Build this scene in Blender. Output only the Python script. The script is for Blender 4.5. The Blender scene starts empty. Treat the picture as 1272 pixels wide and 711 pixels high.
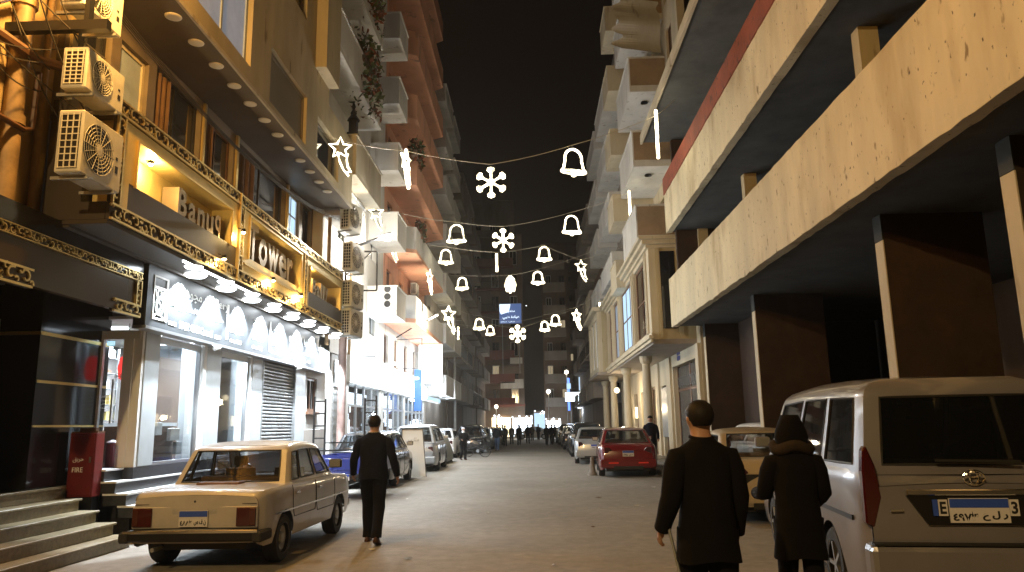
import bpy, bmesh, random
from math import *
from mathutils import Vector as V, Matrix
import numpy as np
S = bpy.context.scene; C = S.collection
random.seed(7)
# ------------------------------------------------ camera
F = 919.0
def _n(v): return v / np.linalg.norm(v)
_Y = _n(np.array([27, -173.5, -F])); _Z = np.array([-86, 4855, -F]); _Z = _n(_Z - _Z.dot(_Y) * _Y); _X = np.cross(_Y, _Z)
cd = bpy.data.cameras.new('camera'); cam = bpy.data.objects.new('camera', cd); C.objects.link(cam)
cd.sensor_width = 36; cd.lens = 36 * F / 1272; cd.clip_end = 2000; cd.clip_start = .05
cam.matrix_world = Matrix.Translation((0, 0, 1.6)) @ Matrix([list(_X), list(_Y), list(_Z)]).to_4x4()
S.camera = cam
# ------------------------------------------------ world, night
w = bpy.data.worlds.new('World'); S.world = w; w.use_nodes = True
bg = w.node_tree.nodes['Background']; bg.inputs[0].default_value = (.0062, .0043, .0033, 1); bg.inputs[1].default_value = .75
S.view_settings.view_transform = 'Standard'; S.view_settings.look = 'None'; S.view_settings.exposure = .14; S.view_settings.gamma = 1
S.cycles.use_denoising = True; S.cycles.max_bounces = 6; S.cycles.caustics_reflective = False; S.cycles.caustics_refractive = False
S.cycles.sample_clamp_indirect = 3.0; S.cycles.transparent_max_bounces = 12
SODIUM = (1, .50, .11); WARM = (1, .78, .5); COOL = (.80, .90, 1)
# ------------------------------------------------ materials
def mat(name, col, rough=.65, metal=0, ns=0, na=.25, bump=0, bs=40, emit=None, es=1, alpha=1, coat=0, spec=.5, streak=0, dark=None):
    m = bpy.data.materials.new(name); m.use_nodes = True; nt = m.node_tree; b = nt.nodes['Principled BSDF']; N = nt.nodes; L = nt.links
    b.inputs['Base Color'].default_value = (*col, 1); b.inputs['Roughness'].default_value = rough; b.inputs['Metallic'].default_value = metal
    b.inputs['Coat Weight'].default_value = coat; b.inputs['Coat Roughness'].default_value = .06; b.inputs['Alpha'].default_value = alpha
    b.inputs['Specular IOR Level'].default_value = spec
    if ns or bump:
        g = N.new('ShaderNodeNewGeometry')
    if ns:
        t = N.new('ShaderNodeTexNoise'); t.inputs['Scale'].default_value = ns; t.inputs['Detail'].default_value = 8; t.inputs['Roughness'].default_value = .65
        mp = N.new('ShaderNodeMapping'); mp.inputs['Scale'].default_value = (1, 1, .25 if streak else 1)
        L.new(g.outputs['Position'], mp.inputs[0]); L.new(mp.outputs[0], t.inputs['Vector'])
        r = N.new('ShaderNodeMapRange'); r.inputs[1].default_value = .32; r.inputs[2].default_value = .68
        L.new(t.outputs[0], r.inputs[0])
        mx = N.new('ShaderNodeMix'); mx.data_type = 'RGBA'
        lo = dark if dark else tuple(c * (1 - na) for c in col); hi = tuple(min(1, c * (1 + na * .6)) for c in col)
        mx.inputs[6].default_value = (*lo, 1); mx.inputs[7].default_value = (*hi, 1)
        L.new(r.outputs[0], mx.inputs[0]); L.new(mx.outputs[2], b.inputs['Base Color'])
    if bump:
        t2 = N.new('ShaderNodeTexNoise'); t2.inputs['Scale'].default_value = bs; t2.inputs['Detail'].default_value = 6
        L.new(g.outputs['Position'], t2.inputs['Vector'])
        bp = N.new('ShaderNodeBump'); bp.inputs['Strength'].default_value = bump; bp.inputs['Distance'].default_value = .02
        L.new(t2.outputs[0], bp.inputs['Height']); L.new(bp.outputs[0], b.inputs['Normal'])
    if emit:
        b.inputs['Emission Color'].default_value = (*emit, 1); b.inputs['Emission Strength'].default_value = es
    return m
def glass(name, tint=(.02, .025, .03), a=.35, rough=.03):
    m = bpy.data.materials.new(name); m.use_nodes = True; nt = m.node_tree; N = nt.nodes; L = nt.links; N.clear()
    o = N.new('ShaderNodeOutputMaterial'); t = N.new('ShaderNodeBsdfTransparent'); d = N.new('ShaderNodeBsdfDiffuse'); g = N.new('ShaderNodeBsdfGlossy')
    t.inputs[0].default_value = (.93, .96, .98, 1); d.inputs[0].default_value = (*tint, 1); g.inputs['Roughness'].default_value = rough
    m1 = N.new('ShaderNodeMixShader'); m1.inputs[0].default_value = a; L.new(t.outputs[0], m1.inputs[1]); L.new(d.outputs[0], m1.inputs[2])
    lw = N.new('ShaderNodeLayerWeight'); lw.inputs[0].default_value = .5; pw = N.new('ShaderNodeMath'); pw.operation = 'POWER'; pw.inputs[1].default_value = 4; L.new(lw.outputs['Facing'], pw.inputs[0])
    fr = N.new('ShaderNodeMath'); fr.operation = 'MULTIPLY_ADD'; fr.inputs[1].default_value = .75; fr.inputs[2].default_value = .045; L.new(pw.outputs[0], fr.inputs[0])
    m2 = N.new('ShaderNodeMixShader'); L.new(fr.outputs[0], m2.inputs[0]); L.new(m1.outputs[0], m2.inputs[1]); L.new(g.outputs[0], m2.inputs[2]); L.new(m2.outputs[0], o.inputs[0])
    return m
def lightmat(name, col, es):
    m = bpy.data.materials.new(name); m.use_nodes = True; nt = m.node_tree; nt.nodes.clear()
    e = nt.nodes.new('ShaderNodeEmission'); e.inputs[0].default_value = (*col, 1); e.inputs[1].default_value = es
    o = nt.nodes.new('ShaderNodeOutputMaterial'); nt.links.new(e.outputs[0], o.inputs[0]); return m
M = {}
def mk(k, *a, **kw): M[k] = mat(k, *a, **kw); return M[k]
mk('asphalt', (.135, .12, .10), .72, ns=1.3, na=.38, bump=.45, bs=28)
mk('dirt', (.12, .10, .075), .9, ns=3, na=.4, bump=.4, bs=20)
mk('paving', (.22, .20, .17), .8, ns=2.5, na=.3, bump=.3, bs=30)
mk('cream', (.52, .45, .32), .8, ns=.9, na=.22, bump=.15, bs=30, streak=1)
mk('cream_wall', (.46, .38, .23), .8, ns=.8, na=.28, bump=.2, bs=20, streak=1)
mk('white_wall', (.58, .56, .52), .8, ns=.7, na=.2, bump=.15, bs=20, streak=1)
mk('salmon', (.72, .37, .23), .8, ns=.6, na=.2, streak=1)
mk('grey_wall', (.27, .235, .20), .85, ns=.5, na=.3, streak=1)
mk('brown_wall', (.17, .12, .085), .85, ns=.5, na=.3, streak=1)
mk('red_wall', (.16, .05, .035), .85, ns=.5, na=.3, streak=1)
mk('band', (.70, .60, .40), .82, ns=.7, na=.20, bump=.35, bs=7, streak=1)
mk('red_paint', (.27, .07, .035), .75, ns=1.5, na=.3)
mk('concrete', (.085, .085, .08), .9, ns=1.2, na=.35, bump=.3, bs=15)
mk('fin_head_shade', (.035, .04, .038), .85, ns=1, na=.3)  # shade under the slab, put into the colour of the fin heads
mk('shaded_brick_plaster', (.040, .022, .013), .9, ns=1.6, na=.35, bump=.3, bs=12)  # brick brown darkened further: low light on the fin sides in the colour
mk('granite', (.012, .012, .013), .12, ns=60, na=.6, spec=.6)
mk('step_stone', (.22, .175, .095), .45, ns=14, na=.3)
mk('black_step', (.03, .03, .032), .3, ns=20, na=.4)
mk('nosing', (.7, .7, .68), .5)
mk('gold', (.74, .56, .20), .42, .35, ns=2, na=.12)
mk('gold_trim', (.80, .60, .25), .28, .85)
mk('brown_panel', (.04, .026, .012), .55, ns=1, na=.2)
mk('letter', (.40, .31, .2), .3, .5)
mk('letter_side', (.60, .34, .07), .4, .3)
mk('grey_panel', (.42, .45, .46), .38, .25, ns=3, na=.12)
mk('sign_grey', (.032, .035, .037), .42, ns=2, na=.1)
mk('white_paint', (.78, .78, .75), .5)
mk('white_plastic', (.62, .60, .52), .5, ns=4, na=.15)
mk('black', (.012, .012, .012), .6)
mk('rubber', (.02, .02, .02), .8, ns=20, na=.3)
mk('black_metal', (.02, .02, .022), .4, .5)
mk('steel', (.55, .56, .57), .3, .9)
mk('chrome', (.75, .75, .75), .12, 1)
mk('galv', (.35, .36, .36), .45, .7, ns=5, na=.2)
mk('brownwood', (.13, .06, .03), .5, ns=6, na=.3)
mk('pipe', (.30, .20, .10), .6, ns=5, na=.3)
mk('cable', (.03, .025, .02), .7)
mk('wire', (.5, .45, .35), .5)
mk('red_metal', (.13, .010, .009), .4, ns=4, na=.2)
mk('blue_metal', (.014, .028, .20), .35, coat=.4)
mk('curtain', (.16, .09, .05), .9, ns=3, na=.3)
mk('window_dark', (.012, .013, .016), .08, spec=.7)
mk('shutter_blue', (.36, .44, .56), .6, ns=1.5, na=.2)
mk('taupe', (.17, .145, .105), .5, ns=.6, na=.15)
mk('leaf', (.06, .085, .03), .7); mk('leaf_red', (.16, .05, .02), .7)
mk('cloth_tan', (.30, .25, .19), .95, ns=3, na=.25)
mk('skin', (.36, .2, .13), .55)
M['glass'] = glass('glass', a=.10); M['shop_glass'] = glass('shop_glass', a=.06, tint=(.05, .06, .065)); M['car_glass'] = glass('car_glass', (.012, .014, .015), .5)
M['dark_glass'] = glass('dark_glass', (.006, .007, .008), .9)
M['led'] = lightmat('led', (1, .88, .58), 6); M['spot_disc'] = lightmat('spot_disc', (.88, .95, 1), 14)
M['strip'] = lightmat('strip', (.85, .95, 1), 8); M['bulb'] = lightmat('bulb', (1, .75, .38), 60)
M['lit_white'] = lightmat('lit_white', (.80, .90, 1), 5); M['lit_sign'] = lightmat('lit_sign', (.82, .92, 1), 3.5); M['lit_blind'] = mat('lit_blind', (.4, .46, .55), .6, ns=1.2, na=.3, emit=(.42, .52, .68), es=.22)
M['lit_warm'] = lightmat('lit_warm', (1, .82, .5), 3.2); M['lit_blue'] = lightmat('lit_blue', (.12, .25, 1), 2.5)
M['lit_window'] = lightmat('lit_window', (.55, .78, 1), 1.1); M['lit_dim'] = lightmat('lit_dim', (.9, .72, .45), .35)
M['lit_red'] = lightmat('lit_red', (1, .06, .05), 1.6); M['downlight'] = mat('downlight', (.75, .68, .55), .5)
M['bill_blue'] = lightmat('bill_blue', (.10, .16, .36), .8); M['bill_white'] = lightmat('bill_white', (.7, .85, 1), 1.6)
def pits(k, sc, lo, hi, colr, streaky=1):
    nt = M[k].node_tree; N = nt.nodes; L = nt.links; b = N['Principled BSDF']; src = b.inputs['Base Color'].links[0].from_socket; g = N.new('ShaderNodeNewGeometry')
    mp = N.new('ShaderNodeMapping'); mp.inputs['Scale'].default_value = (1, 1, streaky); t = N.new('ShaderNodeTexNoise'); t.inputs['Scale'].default_value = sc; t.inputs['Detail'].default_value = 4
    L.new(g.outputs['Position'], mp.inputs[0]); L.new(mp.outputs[0], t.inputs['Vector']); r = N.new('ShaderNodeMapRange'); r.inputs[1].default_value = lo; r.inputs[2].default_value = hi; L.new(t.outputs[0], r.inputs[0])
    mx = N.new('ShaderNodeMix'); mx.data_type = 'RGBA'; L.new(r.outputs[0], mx.inputs[0]); L.new(src, mx.inputs[6]); mx.inputs[7].default_value = (*colr, 1); L.new(mx.outputs[2], b.inputs['Base Color'])
pits('band', 6, .655, .72, (.27, .20, .11), .45); pits('band', 1.3, .54, .76, (.44, .34, .19), .3); pits('band', 14, .66, .70, (.12, .09, .06), .6); pits('cream_wall', 4, .66, .74, (.2, .15, .08), .3); pits('white_wall', 3, .62, .75, (.25, .22, .18), .2); pits('salmon', 2, .6, .75, (.3, .17, .12), .2)
pits('red_paint', 6, .6, .66, (.12, .04, .025), .5); pits('cream', 3, .62, .75, (.28, .22, .14), .2)
def beads():
    nt = M['led'].node_tree; N = nt.nodes; L = nt.links; e = [n for n in N if n.type == 'EMISSION'][0]; g = N.new('ShaderNodeNewGeometry'); t = N.new('ShaderNodeTexNoise'); t.inputs['Scale'].default_value = 4; t.inputs['Detail'].default_value = 6
    L.new(g.outputs['Position'], t.inputs['Vector']); r = N.new('ShaderNodeMapRange'); r.inputs[1].default_value = .35; r.inputs[2].default_value = .65; r.inputs[3].default_value = 1.2; r.inputs[4].default_value = 11; L.new(t.outputs[0], r.inputs[0]); L.new(r.outputs[0], e.inputs[1])
beads()
# ------------------------------------------------ mesh helpers
class MB:
    def __init__(s, T=None): s.v = []; s.f = []; s.m = []; s.T = T
    def add(s, vs, fs, mi=0):
        o = len(s.v); s.v += [tuple(s.T(*p)) if s.T else tuple(p) for p in vs]; s.f += [tuple(i + o for i in f) for f in fs]; s.m += [mi] * len(fs); return s
    def box(s, x0, x1, y0, y1, z0, z1, mi=0):
        return s.add([(x0, y0, z0), (x1, y0, z0), (x1, y1, z0), (x0, y1, z0), (x0, y0, z1), (x1, y0, z1), (x1, y1, z1), (x0, y1, z1)],
                     [(0, 3, 2, 1), (4, 5, 6, 7), (0, 1, 5, 4), (1, 2, 6, 5), (2, 3, 7, 6), (3, 0, 4, 7)], mi)
    def quad(s, a, b, c, d, mi=0): return s.add([a, b, c, d], [(0, 1, 2, 3)], mi)
    def tube(s, pts, r, n=6, closed=False, mi=0, cap=True, ry=None):
        P = [V(p) for p in pts]; k = len(P); vs = []; up = V((0, 0, 1)); rr = r if isinstance(r, (list, tuple)) else [r] * k
        pn = None
        for i, p in enumerate(P):
            a = P[(i - 1) % k] if (closed or i > 0) else p; b = P[(i + 1) % k] if (closed or i < k - 1) else p
            t = (b - a)
            t = t.normalized() if t.length > 1e-9 else V((0, 0, 1))
            if pn is None:
                q = up if abs(t.z) < .9 else V((1, 0, 0)); pn = (q - t * q.dot(t)).normalized()
            else:
                pn = pn - t * pn.dot(t); pn = pn.normalized() if pn.length > 1e-6 else t.orthogonal().normalized()
            bn = t.cross(pn)
            for j in range(n):
                an = 2 * pi * j / n + pi / 4; vs.append(p + pn * cos(an) * rr[i] + bn * sin(an) * (ry or rr[i]))
        fs = []
        for i in range(k if closed else k - 1):
            for j in range(n):
                a = i * n + j; b = i * n + (j + 1) % n; c = ((i + 1) % k) * n + (j + 1) % n; d = ((i + 1) % k) * n + j; fs.append((a, b, c, d))
        if cap and not closed: fs += [tuple(range(n))[::-1], tuple(range((k - 1) * n, k * n))]
        return s.add(vs, fs, mi)
    def cyl(s, p0, p1, r0, r1=None, n=12, mi=0): return s.tube([p0, p1], [r0, r0 if r1 is None else r1], n, mi=mi)
    def bar(s, p0, p1, r=.02, mi=0): return s.tube([p0, p1], r, 4, mi=mi)
    def lathe(s, prof, c=(0, 0, 0), ax='z', n=16, mi=0):
        vs = []; fs = []; k = len(prof)
        for j in range(n):
            a = 2 * pi * j / n
            for r, h in prof:
                q = {'z': (r * cos(a), r * sin(a), h), 'x': (h, r * cos(a), r * sin(a)), 'y': (r * cos(a), h, r * sin(a))}[ax]
                vs.append((q[0] + c[0], q[1] + c[1], q[2] + c[2]))
        for j in range(n):
            for i in range(k - 1):
                fs.append((j * k + i, ((j + 1) % n) * k + i, ((j + 1) % n) * k + i + 1, j * k + i + 1))
        return s.add(vs, fs, mi)
    def loft(s, rings, mi=0, cap=True):
        n = len(rings[0]); vs = [p for r in rings for p in r]; fs = []
        for i in range(len(rings) - 1):
            for j in range(n): fs.append((i * n + j, i * n + (j + 1) % n, (i + 1) * n + (j + 1) % n, (i + 1) * n + j))
        if cap: fs += [tuple(range(n))[::-1], tuple(range((len(rings) - 1) * n, len(rings) * n))]
        return s.add(vs, fs, mi)
    def grid(s, fn, us, vs_, skip=None, mi=0):
        vs = [fn(u, v) for v in vs_ for u in us]; n = len(us); fs = []
        for j in range(len(vs_) - 1):
            for i in range(n - 1):
                if skip and skip((us[i] + us[i + 1]) / 2, (vs_[j] + vs_[j + 1]) / 2): continue
                fs.append((j * n + i, j * n + i + 1, (j + 1) * n + i + 1, (j + 1) * n + i))
        return s.add(vs, fs, mi)
    def prism(s, pts, a0, a1, ax='y', mi=0):
        n = len(pts); g = {'y': lambda p, a: (p[0], a, p[1]), 'x': lambda p, a: (a, p[0], p[1]), 'z': lambda p, a: (p[0], p[1], a)}[ax]
        return s.add([g(p, a0) for p in pts] + [g(p, a1) for p in pts], [tuple(range(n)), tuple(range(n, 2 * n))[::-1]] + [(i, n + i, n + (i + 1) % n, (i + 1) % n) for i in range(n)], mi)
    def obj(s, name, mats, parent=None, bevel=0, smooth=0, loc=None, rz=0, fixn=True):
        me = bpy.data.meshes.new(name); me.from_pydata(s.v, [], s.f)
        if not isinstance(mats, (list, tuple)): mats = [mats]
        for m in mats: me.materials.append(M[m] if isinstance(m, str) else m)
        if len(mats) > 1: me.polygons.foreach_set('material_index', s.m)
        if bevel or fixn:
            bm = bmesh.new(); bm.from_mesh(me)
            if bevel:
                bmesh.ops.remove_doubles(bm, verts=bm.verts, dist=.0005)
                ed = [e for e in bm.edges if len(e.link_faces) == 2 and e.calc_face_angle(0) > .6]
                bmesh.ops.bevel(bm, geom=ed, offset=bevel, segments=2 if bevel > .02 else 1, affect='EDGES', profile=.5)
            bmesh.ops.recalc_face_normals(bm, faces=bm.faces); bm.to_mesh(me); bm.free()
        if smooth:
            me.polygons.foreach_set('use_smooth', [True] * len(me.polygons)); me.set_sharp_from_angle(angle=radians(smooth))
        me.update()
        o = bpy.data.objects.new(name, me); C.objects.link(o)
        if parent: o.parent = parent
        if loc: o.location = loc
        o.rotation_euler = (0, 0, rz)
        return o
def tag(o, label=None, cat=None, group=None, kind=None):
    for k, v in (('label', label), ('category', cat), ('group', group), ('kind', kind)):
        if v: o[k] = v
    return o
def thing(name, label, cat, loc=(0, 0, 0), rz=0, group=None):
    o = bpy.data.objects.new(name, None); o.empty_display_size = .2; C.objects.link(o); o.location = loc; o.rotation_euler = (0, 0, rz)
    return tag(o, label, cat, group)
def struct(o): o['kind'] = 'structure'; return o
def tree_copy(o, parent=None):
    c = o.copy(); C.objects.link(c); c.parent = parent
    for ch in [q for q in o.children]: tree_copy(ch, c)
    return c
def at_sub(fn, o):      # frame of reference: x along wall, y outwards
    pass
def lamp(kind, loc, power, col, size=.1, target=None, spot=None, blend=.4, parent=None):
    d = bpy.data.lights.new('light', kind); d.energy = power; d.color = col
    if kind == 'AREA': d.size = size
    else: d.shadow_soft_size = size
    if spot: d.spot_size = radians(spot); d.spot_blend = blend
    o = bpy.data.objects.new('light', d); C.objects.link(o); o.location = loc
    if target is not None: o.rotation_euler = (V(target) - V(loc)).to_track_quat('-Z', 'Y').to_euler()
    if parent:
        o.parent = parent; o.location = V(loc) - parent.location
    return o
def text_mb(body, size, T, extrude=.01, mi=0, bold=0, align='LEFT', width=None, height=None):
    cu = bpy.data.curves.new('t', 'FONT'); cu.body = body; cu.size = size; cu.extrude = extrude; cu.offset = bold; cu.align_x = align; cu.resolution_u = 3
    o = bpy.data.objects.new('t', cu); C.objects.link(o); bpy.context.view_layer.update()
    me = o.evaluated_get(bpy.context.evaluated_depsgraph_get()).to_mesh()
    vs = [v.co.copy() for v in me.vertices]; fs = [tuple(p.vertices) for p in me.polygons]
    x0 = min(v.x for v in vs); x1 = max(v.x for v in vs); z0 = min(v.y for v in vs); z1 = max(v.y for v in vs)
    sx = width / (x1 - x0) if width else 1; sz = height / (z1 - z0) if height else 1
    if width or height: vs = [V(((v.x - x0) * sx, (v.y - z0) * sz, v.z)) for v in vs]
    m = MB(T); m.add([(v.x, v.z, v.y) for v in vs], fs, mi)     # local: x along text, y outwards, z up
    bpy.data.objects.remove(o); bpy.data.curves.remove(cu); return m
ARF = {'ا': 'ﺍﺎﺍﺎ', 'ب': 'ﺏﺐﺑﺒ', 'ت': 'ﺕﺖﺗﺘ', 'ج': 'ﺝﺞﺟﺠ', 'ح': 'ﺡﺢﺣﺤ', 'د': 'ﺩﺪﺩﺪ', 'ر': 'ﺭﺮﺭﺮ', 'ز': 'ﺯﺰﺯﺰ', 'س': 'ﺱﺲﺳﺴ', 'ش': 'ﺵﺶﺷﺸ', 'ص': 'ﺹﺺﺻﺼ', 'ط': 'ﻁﻂﻃﻄ', 'ع': 'ﻉﻊﻋﻌ', 'ف': 'ﻑﻒﻓﻔ', 'ق': 'ﻕﻖﻗﻘ', 'ك': 'ﻙﻚﻛﻜ', 'ل': 'ﻝﻞﻟﻠ', 'م': 'ﻡﻢﻣﻤ', 'ن': 'ﻥﻦﻧﻨ', 'ه': 'ﻩﻪﻫﻬ', 'و': 'ﻭﻮﻭﻮ', 'ي': 'ﻱﻲﻳﻴ', 'ة': 'ﺓﺔﺓﺔ', 'خ': 'ﺥﺦﺧﺨ'}
def ar(s):
    out = []
    for wd in s.split(' '):
        r = ''
        for i, c in enumerate(wd):
            if c not in ARF: r += c; continue
            pj = i > 0 and wd[i - 1] in ARF and wd[i - 1] not in 'ادرزوة'; nj = i < len(wd) - 1 and c not in 'ادرزوة' and wd[i + 1] in ARF
            r += ARF[c][(1 if pj and not nj else 2 if nj and not pj else 3 if pj and nj else 0)]
        out.append(r[::-1])
    return ' '.join(out[::-1])
# wall frames of reference: local (a along, o outwards, z up)
def onleft(x): return lambda a, o, z: (x + o, a, z)          # facade looks to +x
def onright(x): return lambda a, o, z: (x - o, a, z)         # facade looks to -x
def onfront(y): return lambda a, o, z: (a, y - o, z)         # facade looks to the viewer
def wall_holes(T, a0, a1, z0, z1, th, holes, mi=0, m=None):
    m = m or MB(T); xs = sorted({a0, a1, *[h[0] for h in holes], *[h[1] for h in holes]}); zs = sorted({z0, z1, *[h[2] for h in holes], *[h[3] for h in holes]})
    xs = [x for x in xs if a0 <= x <= a1]; zs = [z for z in zs if z0 <= z <= z1]
    for i in range(len(xs) - 1):
        j = 0
        while j < len(zs) - 1:
            inside = lambda jj: any(h[0] < (xs[i] + xs[i + 1]) / 2 < h[1] and h[2] < (zs[jj] + zs[jj + 1]) / 2 < h[3] for h in holes)
            if inside(j): j += 1; continue
            k = j
            while k < len(zs) - 1 and not inside(k): k += 1
            m.box(xs[i], xs[i + 1], -th, 0, zs[j], zs[k], mi); j = k
    return m
def window(T, a0, a1, z0, z1, parent, frame='white_paint', pane='window_dark', panes=2, rows=1, depth=.12, sill=None, fw=.06, bars=0):
    m = MB(T); d0, d1 = -depth - .05, -depth
    m.box(a0, a0 + fw, d0, d1, z0, z1).box(a1 - fw, a1, d0, d1, z0, z1).box(a0 + fw, a1 - fw, d0, d1, z0, z0 + fw).box(a0 + fw, a1 - fw, d0, d1, z1 - fw, z1)
    w_ = (a1 - a0 - 2 * fw) / panes; h_ = (z1 - z0 - 2 * fw) / rows
    for i in range(1, panes): m.box(a0 + fw + i * w_ - fw / 3, a0 + fw + i * w_ + fw / 3, d0, d1 - .005, z0 + fw, z1 - fw)
    for i in range(1, rows): m.box(a0 + fw, a1 - fw, d0, d1 - .009, z0 + fw + i * h_ - fw / 3, z0 + fw + i * h_ + fw / 3)
    fr = m.obj('window', frame, parent)
    MB(T).box(a0 + fw * .9, a1 - fw * .9, d0 - .03, d0 + .02, z0 + fw * .9, z1 - fw * .9).obj('pane', pane, fr)
    if sill: MB(T).box(a0 - .08, a1 + .08, -.05, .08, z0 - .08, z0 - .003).obj('sill', sill, fr)
    if bars:
        q = MB(T)
        for i in range(bars + 1): a = a0 + (a1 - a0) * i / bars; q.box(a - .012, a + .012, .01, .035, z0, z1)
        for z in (z0 + .05, (z0 + z1) / 2, z1 - .05): q.box(a0, a1, .036, .055, z - .012, z + .012)
        q.obj('window_bars', 'black_metal', fr)
    return fr
def slats(T, a0, a1, z0, z1, h, parent, m_, name='slat', o=0.0, th=.02, tilt=.012):
    n = int(round((z1 - z0) / h)); h = (z1 - z0) / n; b = None
    for i in range(n):
        if b is None:
            q = MB(T); q.add([(a0, o, z0), (a1, o, z0), (a1, o + th, z0 + .006), (a0, o + th, z0 + .006), (a0, o + th, z0 + h * .55), (a1, o + th, z0 + h * .55), (a1, o + .002, z0 + h - .004), (a0, o + .002, z0 + h - .004)],
                             [(0, 1, 2, 3), (3, 2, 5, 4), (4, 5, 6, 7), (0, 3, 4, 7), (1, 6, 5, 2)])
            b = q.obj(name, m_, parent); 
        else:
            c = b.copy(); C.objects.link(c); c.location = (0, 0, i * h)
def balcony(T, a0, a1, z, d, parent, m_, h=1.0, th=.14, open_sides=False, rail=None, soff=None, slabm=None):
    s = MB(T).box(a0, a1, 0, d, z - .18, z); sb = s.obj('balcony', slabm or m_, parent)
    if rail:
        q = MB(T); n = int((a1 - a0) / .13)
        for i in range(n + 1): a = a0 + .02 + (a1 - a0 - .04) * i / n; q.box(a - .01, a + .01, d - .04, d - .02, z, z + h)
        for i in range(int(d / .13)): b = .05 + i * .13; q.box(a0, a0 + .02, b, b + .02, z, z + h); q.box(a1 - .02, a1, b, b + .02, z, z + h)
        q.box(a0 - .01, a1 + .01, d - .055, d - .005, z + h, z + h + .05).box(a0 - .01, a0 + .03, 0, d - .055, z + h, z + h + .05).box(a1 - .03, a1 + .01, 0, d - .055, z + h, z + h + .05)
        q.obj('railing', rail, sb)
    else:
        q = MB(T).box(a0, a1, d - th, d + .003, z - .02, z + h).box(a0 - .003, a0 + th, 0, d - th, z - .02, z + h).box(a1 - th, a1 + .003, 0, d - th, z - .02, z + h)
        q.box(a0 - .03, a1 + .03, d - th - .02, d + .04, z + h, z + h + .05).box(a0 - .03, a0 + th + .02, 0, d - th - .02, z + h, z + h + .05).box(a1 - th - .02, a1 + .03, 0, d - th - .02, z + h, z + h + .05)
        q.obj('parapet', m_, sb)
    return sb
def ac_unit(name_label, loc, rz, group='outdoor air conditioner units', wd=.82, ht=.62, dp=.32, bracket=True):   # local: fan face looks to -y
    t = thing('air_conditioner', name_label, 'air conditioner', loc, rz, group)
    MB().box(-wd / 2, wd / 2, -dp / 2, dp / 2, 0, ht).obj('casing', 'white_plastic', t, bevel=.015)
    cx = -wd * .12; r = ht * .40; g = MB()
    for k in range(7): rr = r * (k + 1) / 7; g.tube([(cx + rr * cos(a), -dp / 2 - .018, ht / 2 + rr * sin(a)) for a in [2 * pi * i / 18 for i in range(18)]], .004, 3, True)
    for k in range(8): a = pi * k / 8; g.bar((cx - r * cos(a), -dp / 2 - .02, ht / 2 - r * sin(a)), (cx + r * cos(a), -dp / 2 - .02, ht / 2 + r * sin(a)), .004)
    g.obj('fan_grille', 'white_plastic', t)
    f = MB().lathe([(0, -dp / 2 - .004), (r * .98, -dp / 2 - .004)], (cx, 0, ht / 2), 'y', 20).obj('fan_opening', 'black', t, fixn=False)
    MB().lathe([(0, -dp / 2 - .025), (r * .22, -dp / 2 - .022), (r * .25, -dp / 2 - .006)], (cx, 0, ht / 2), 'y', 12).obj('fan_hub', 'white_plastic', t)
    g = MB()
    for k in range(9): z = .06 + (ht - .12) * k / 8; g.box(-wd / 2 - .012, -wd / 2 - .001, -dp / 2 + .04, dp / 2 - .04, z - .006, z + .006)
    for k in range(4): y = -dp / 2 + .05 + (dp - .1) * k / 3; g.box(-wd / 2 - .014, -wd / 2 - .003, y - .006, y + .006, .05, ht - .05)
    g.obj('side_grille', 'white_plastic', t); MB().box(-wd / 2 - .003, -wd / 2 + .01, -dp / 2 + .035, dp / 2 - .035, .045, ht - .045).obj('coil', 'black_metal', t)
    MB().box(wd * .33, wd * .40, -dp / 2 - .004, -dp / 2 + .01, ht * .3, ht * .42).box(wd * .33, wd * .38, -dp / 2 - .004, -dp / 2 + .01, ht * .52, ht * .57).obj('label_plate', 'black', t)
    if bracket:
        for x in (-wd * .33, wd * .33): MB().box(x - .02, x + .02, -dp / 2 - .02, dp / 2 + .12, -.045, -.005).obj('bracket', 'galv', t)
    return t
# ------------------------------------------------ ground
def sheet(name, x0, x1, y0, y1, z, m_, nx=1, ny=1):
    q = MB()
    for i in range(nx):
        for j in range(ny):
            q.box(x0 + (x1 - x0) * i / nx, x0 + (x1 - x0) * (i + 1) / nx, y0 + (y1 - y0) * j / ny, y0 + (y1 - y0) * (j + 1) / ny, z - .1, z)
    return struct(q.obj(name, m_))
struct(MB().quad((-400, -100, -.03), (400, -100, -.03), (400, 700, -.03), (-400, 700, -.03)).obj('ground', 'dirt'))
def road_mat():
    m = mk('road', (.38, .345, .29), .78, ns=.4, na=.22, bump=.07, bs=35); nt = m.node_tree; N = nt.nodes; L = nt.links; b = N['Principled BSDF']
    src = b.inputs['Base Color'].links[0].from_socket; g = N.new('ShaderNodeNewGeometry')
    for sc, lo, hi, k in ((5, .40, .60, .72), (22, .36, .60, .88), (1.6, .62, .70, .62)):
        t = N.new('ShaderNodeTexNoise'); t.inputs['Scale'].default_value = sc; t.inputs['Detail'].default_value = 10; t.inputs['Roughness'].default_value = .7
        L.new(g.outputs['Position'], t.inputs['Vector']); r = N.new('ShaderNodeMapRange'); r.inputs[1].default_value = lo; r.inputs[2].default_value = hi; r.inputs[3].default_value = k; r.inputs[4].default_value = 1
        L.new(t.outputs[0], r.inputs[0]); mx = N.new('ShaderNodeMix'); mx.data_type = 'RGBA'; mx.blend_type = 'MULTIPLY'; mx.inputs[0].default_value = .75
        L.new(src, mx.inputs[6]); L.new(r.outputs[0], mx.inputs[7]); src = mx.outputs[2]
    L.new(src, b.inputs['Base Color'])
road_mat()
struct(MB().quad((-6.3, -20, 0), (4.9, -20, 0), (4.9, 130, 0), (-6.3, 130, 0)).obj('road', 'road'))
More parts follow.
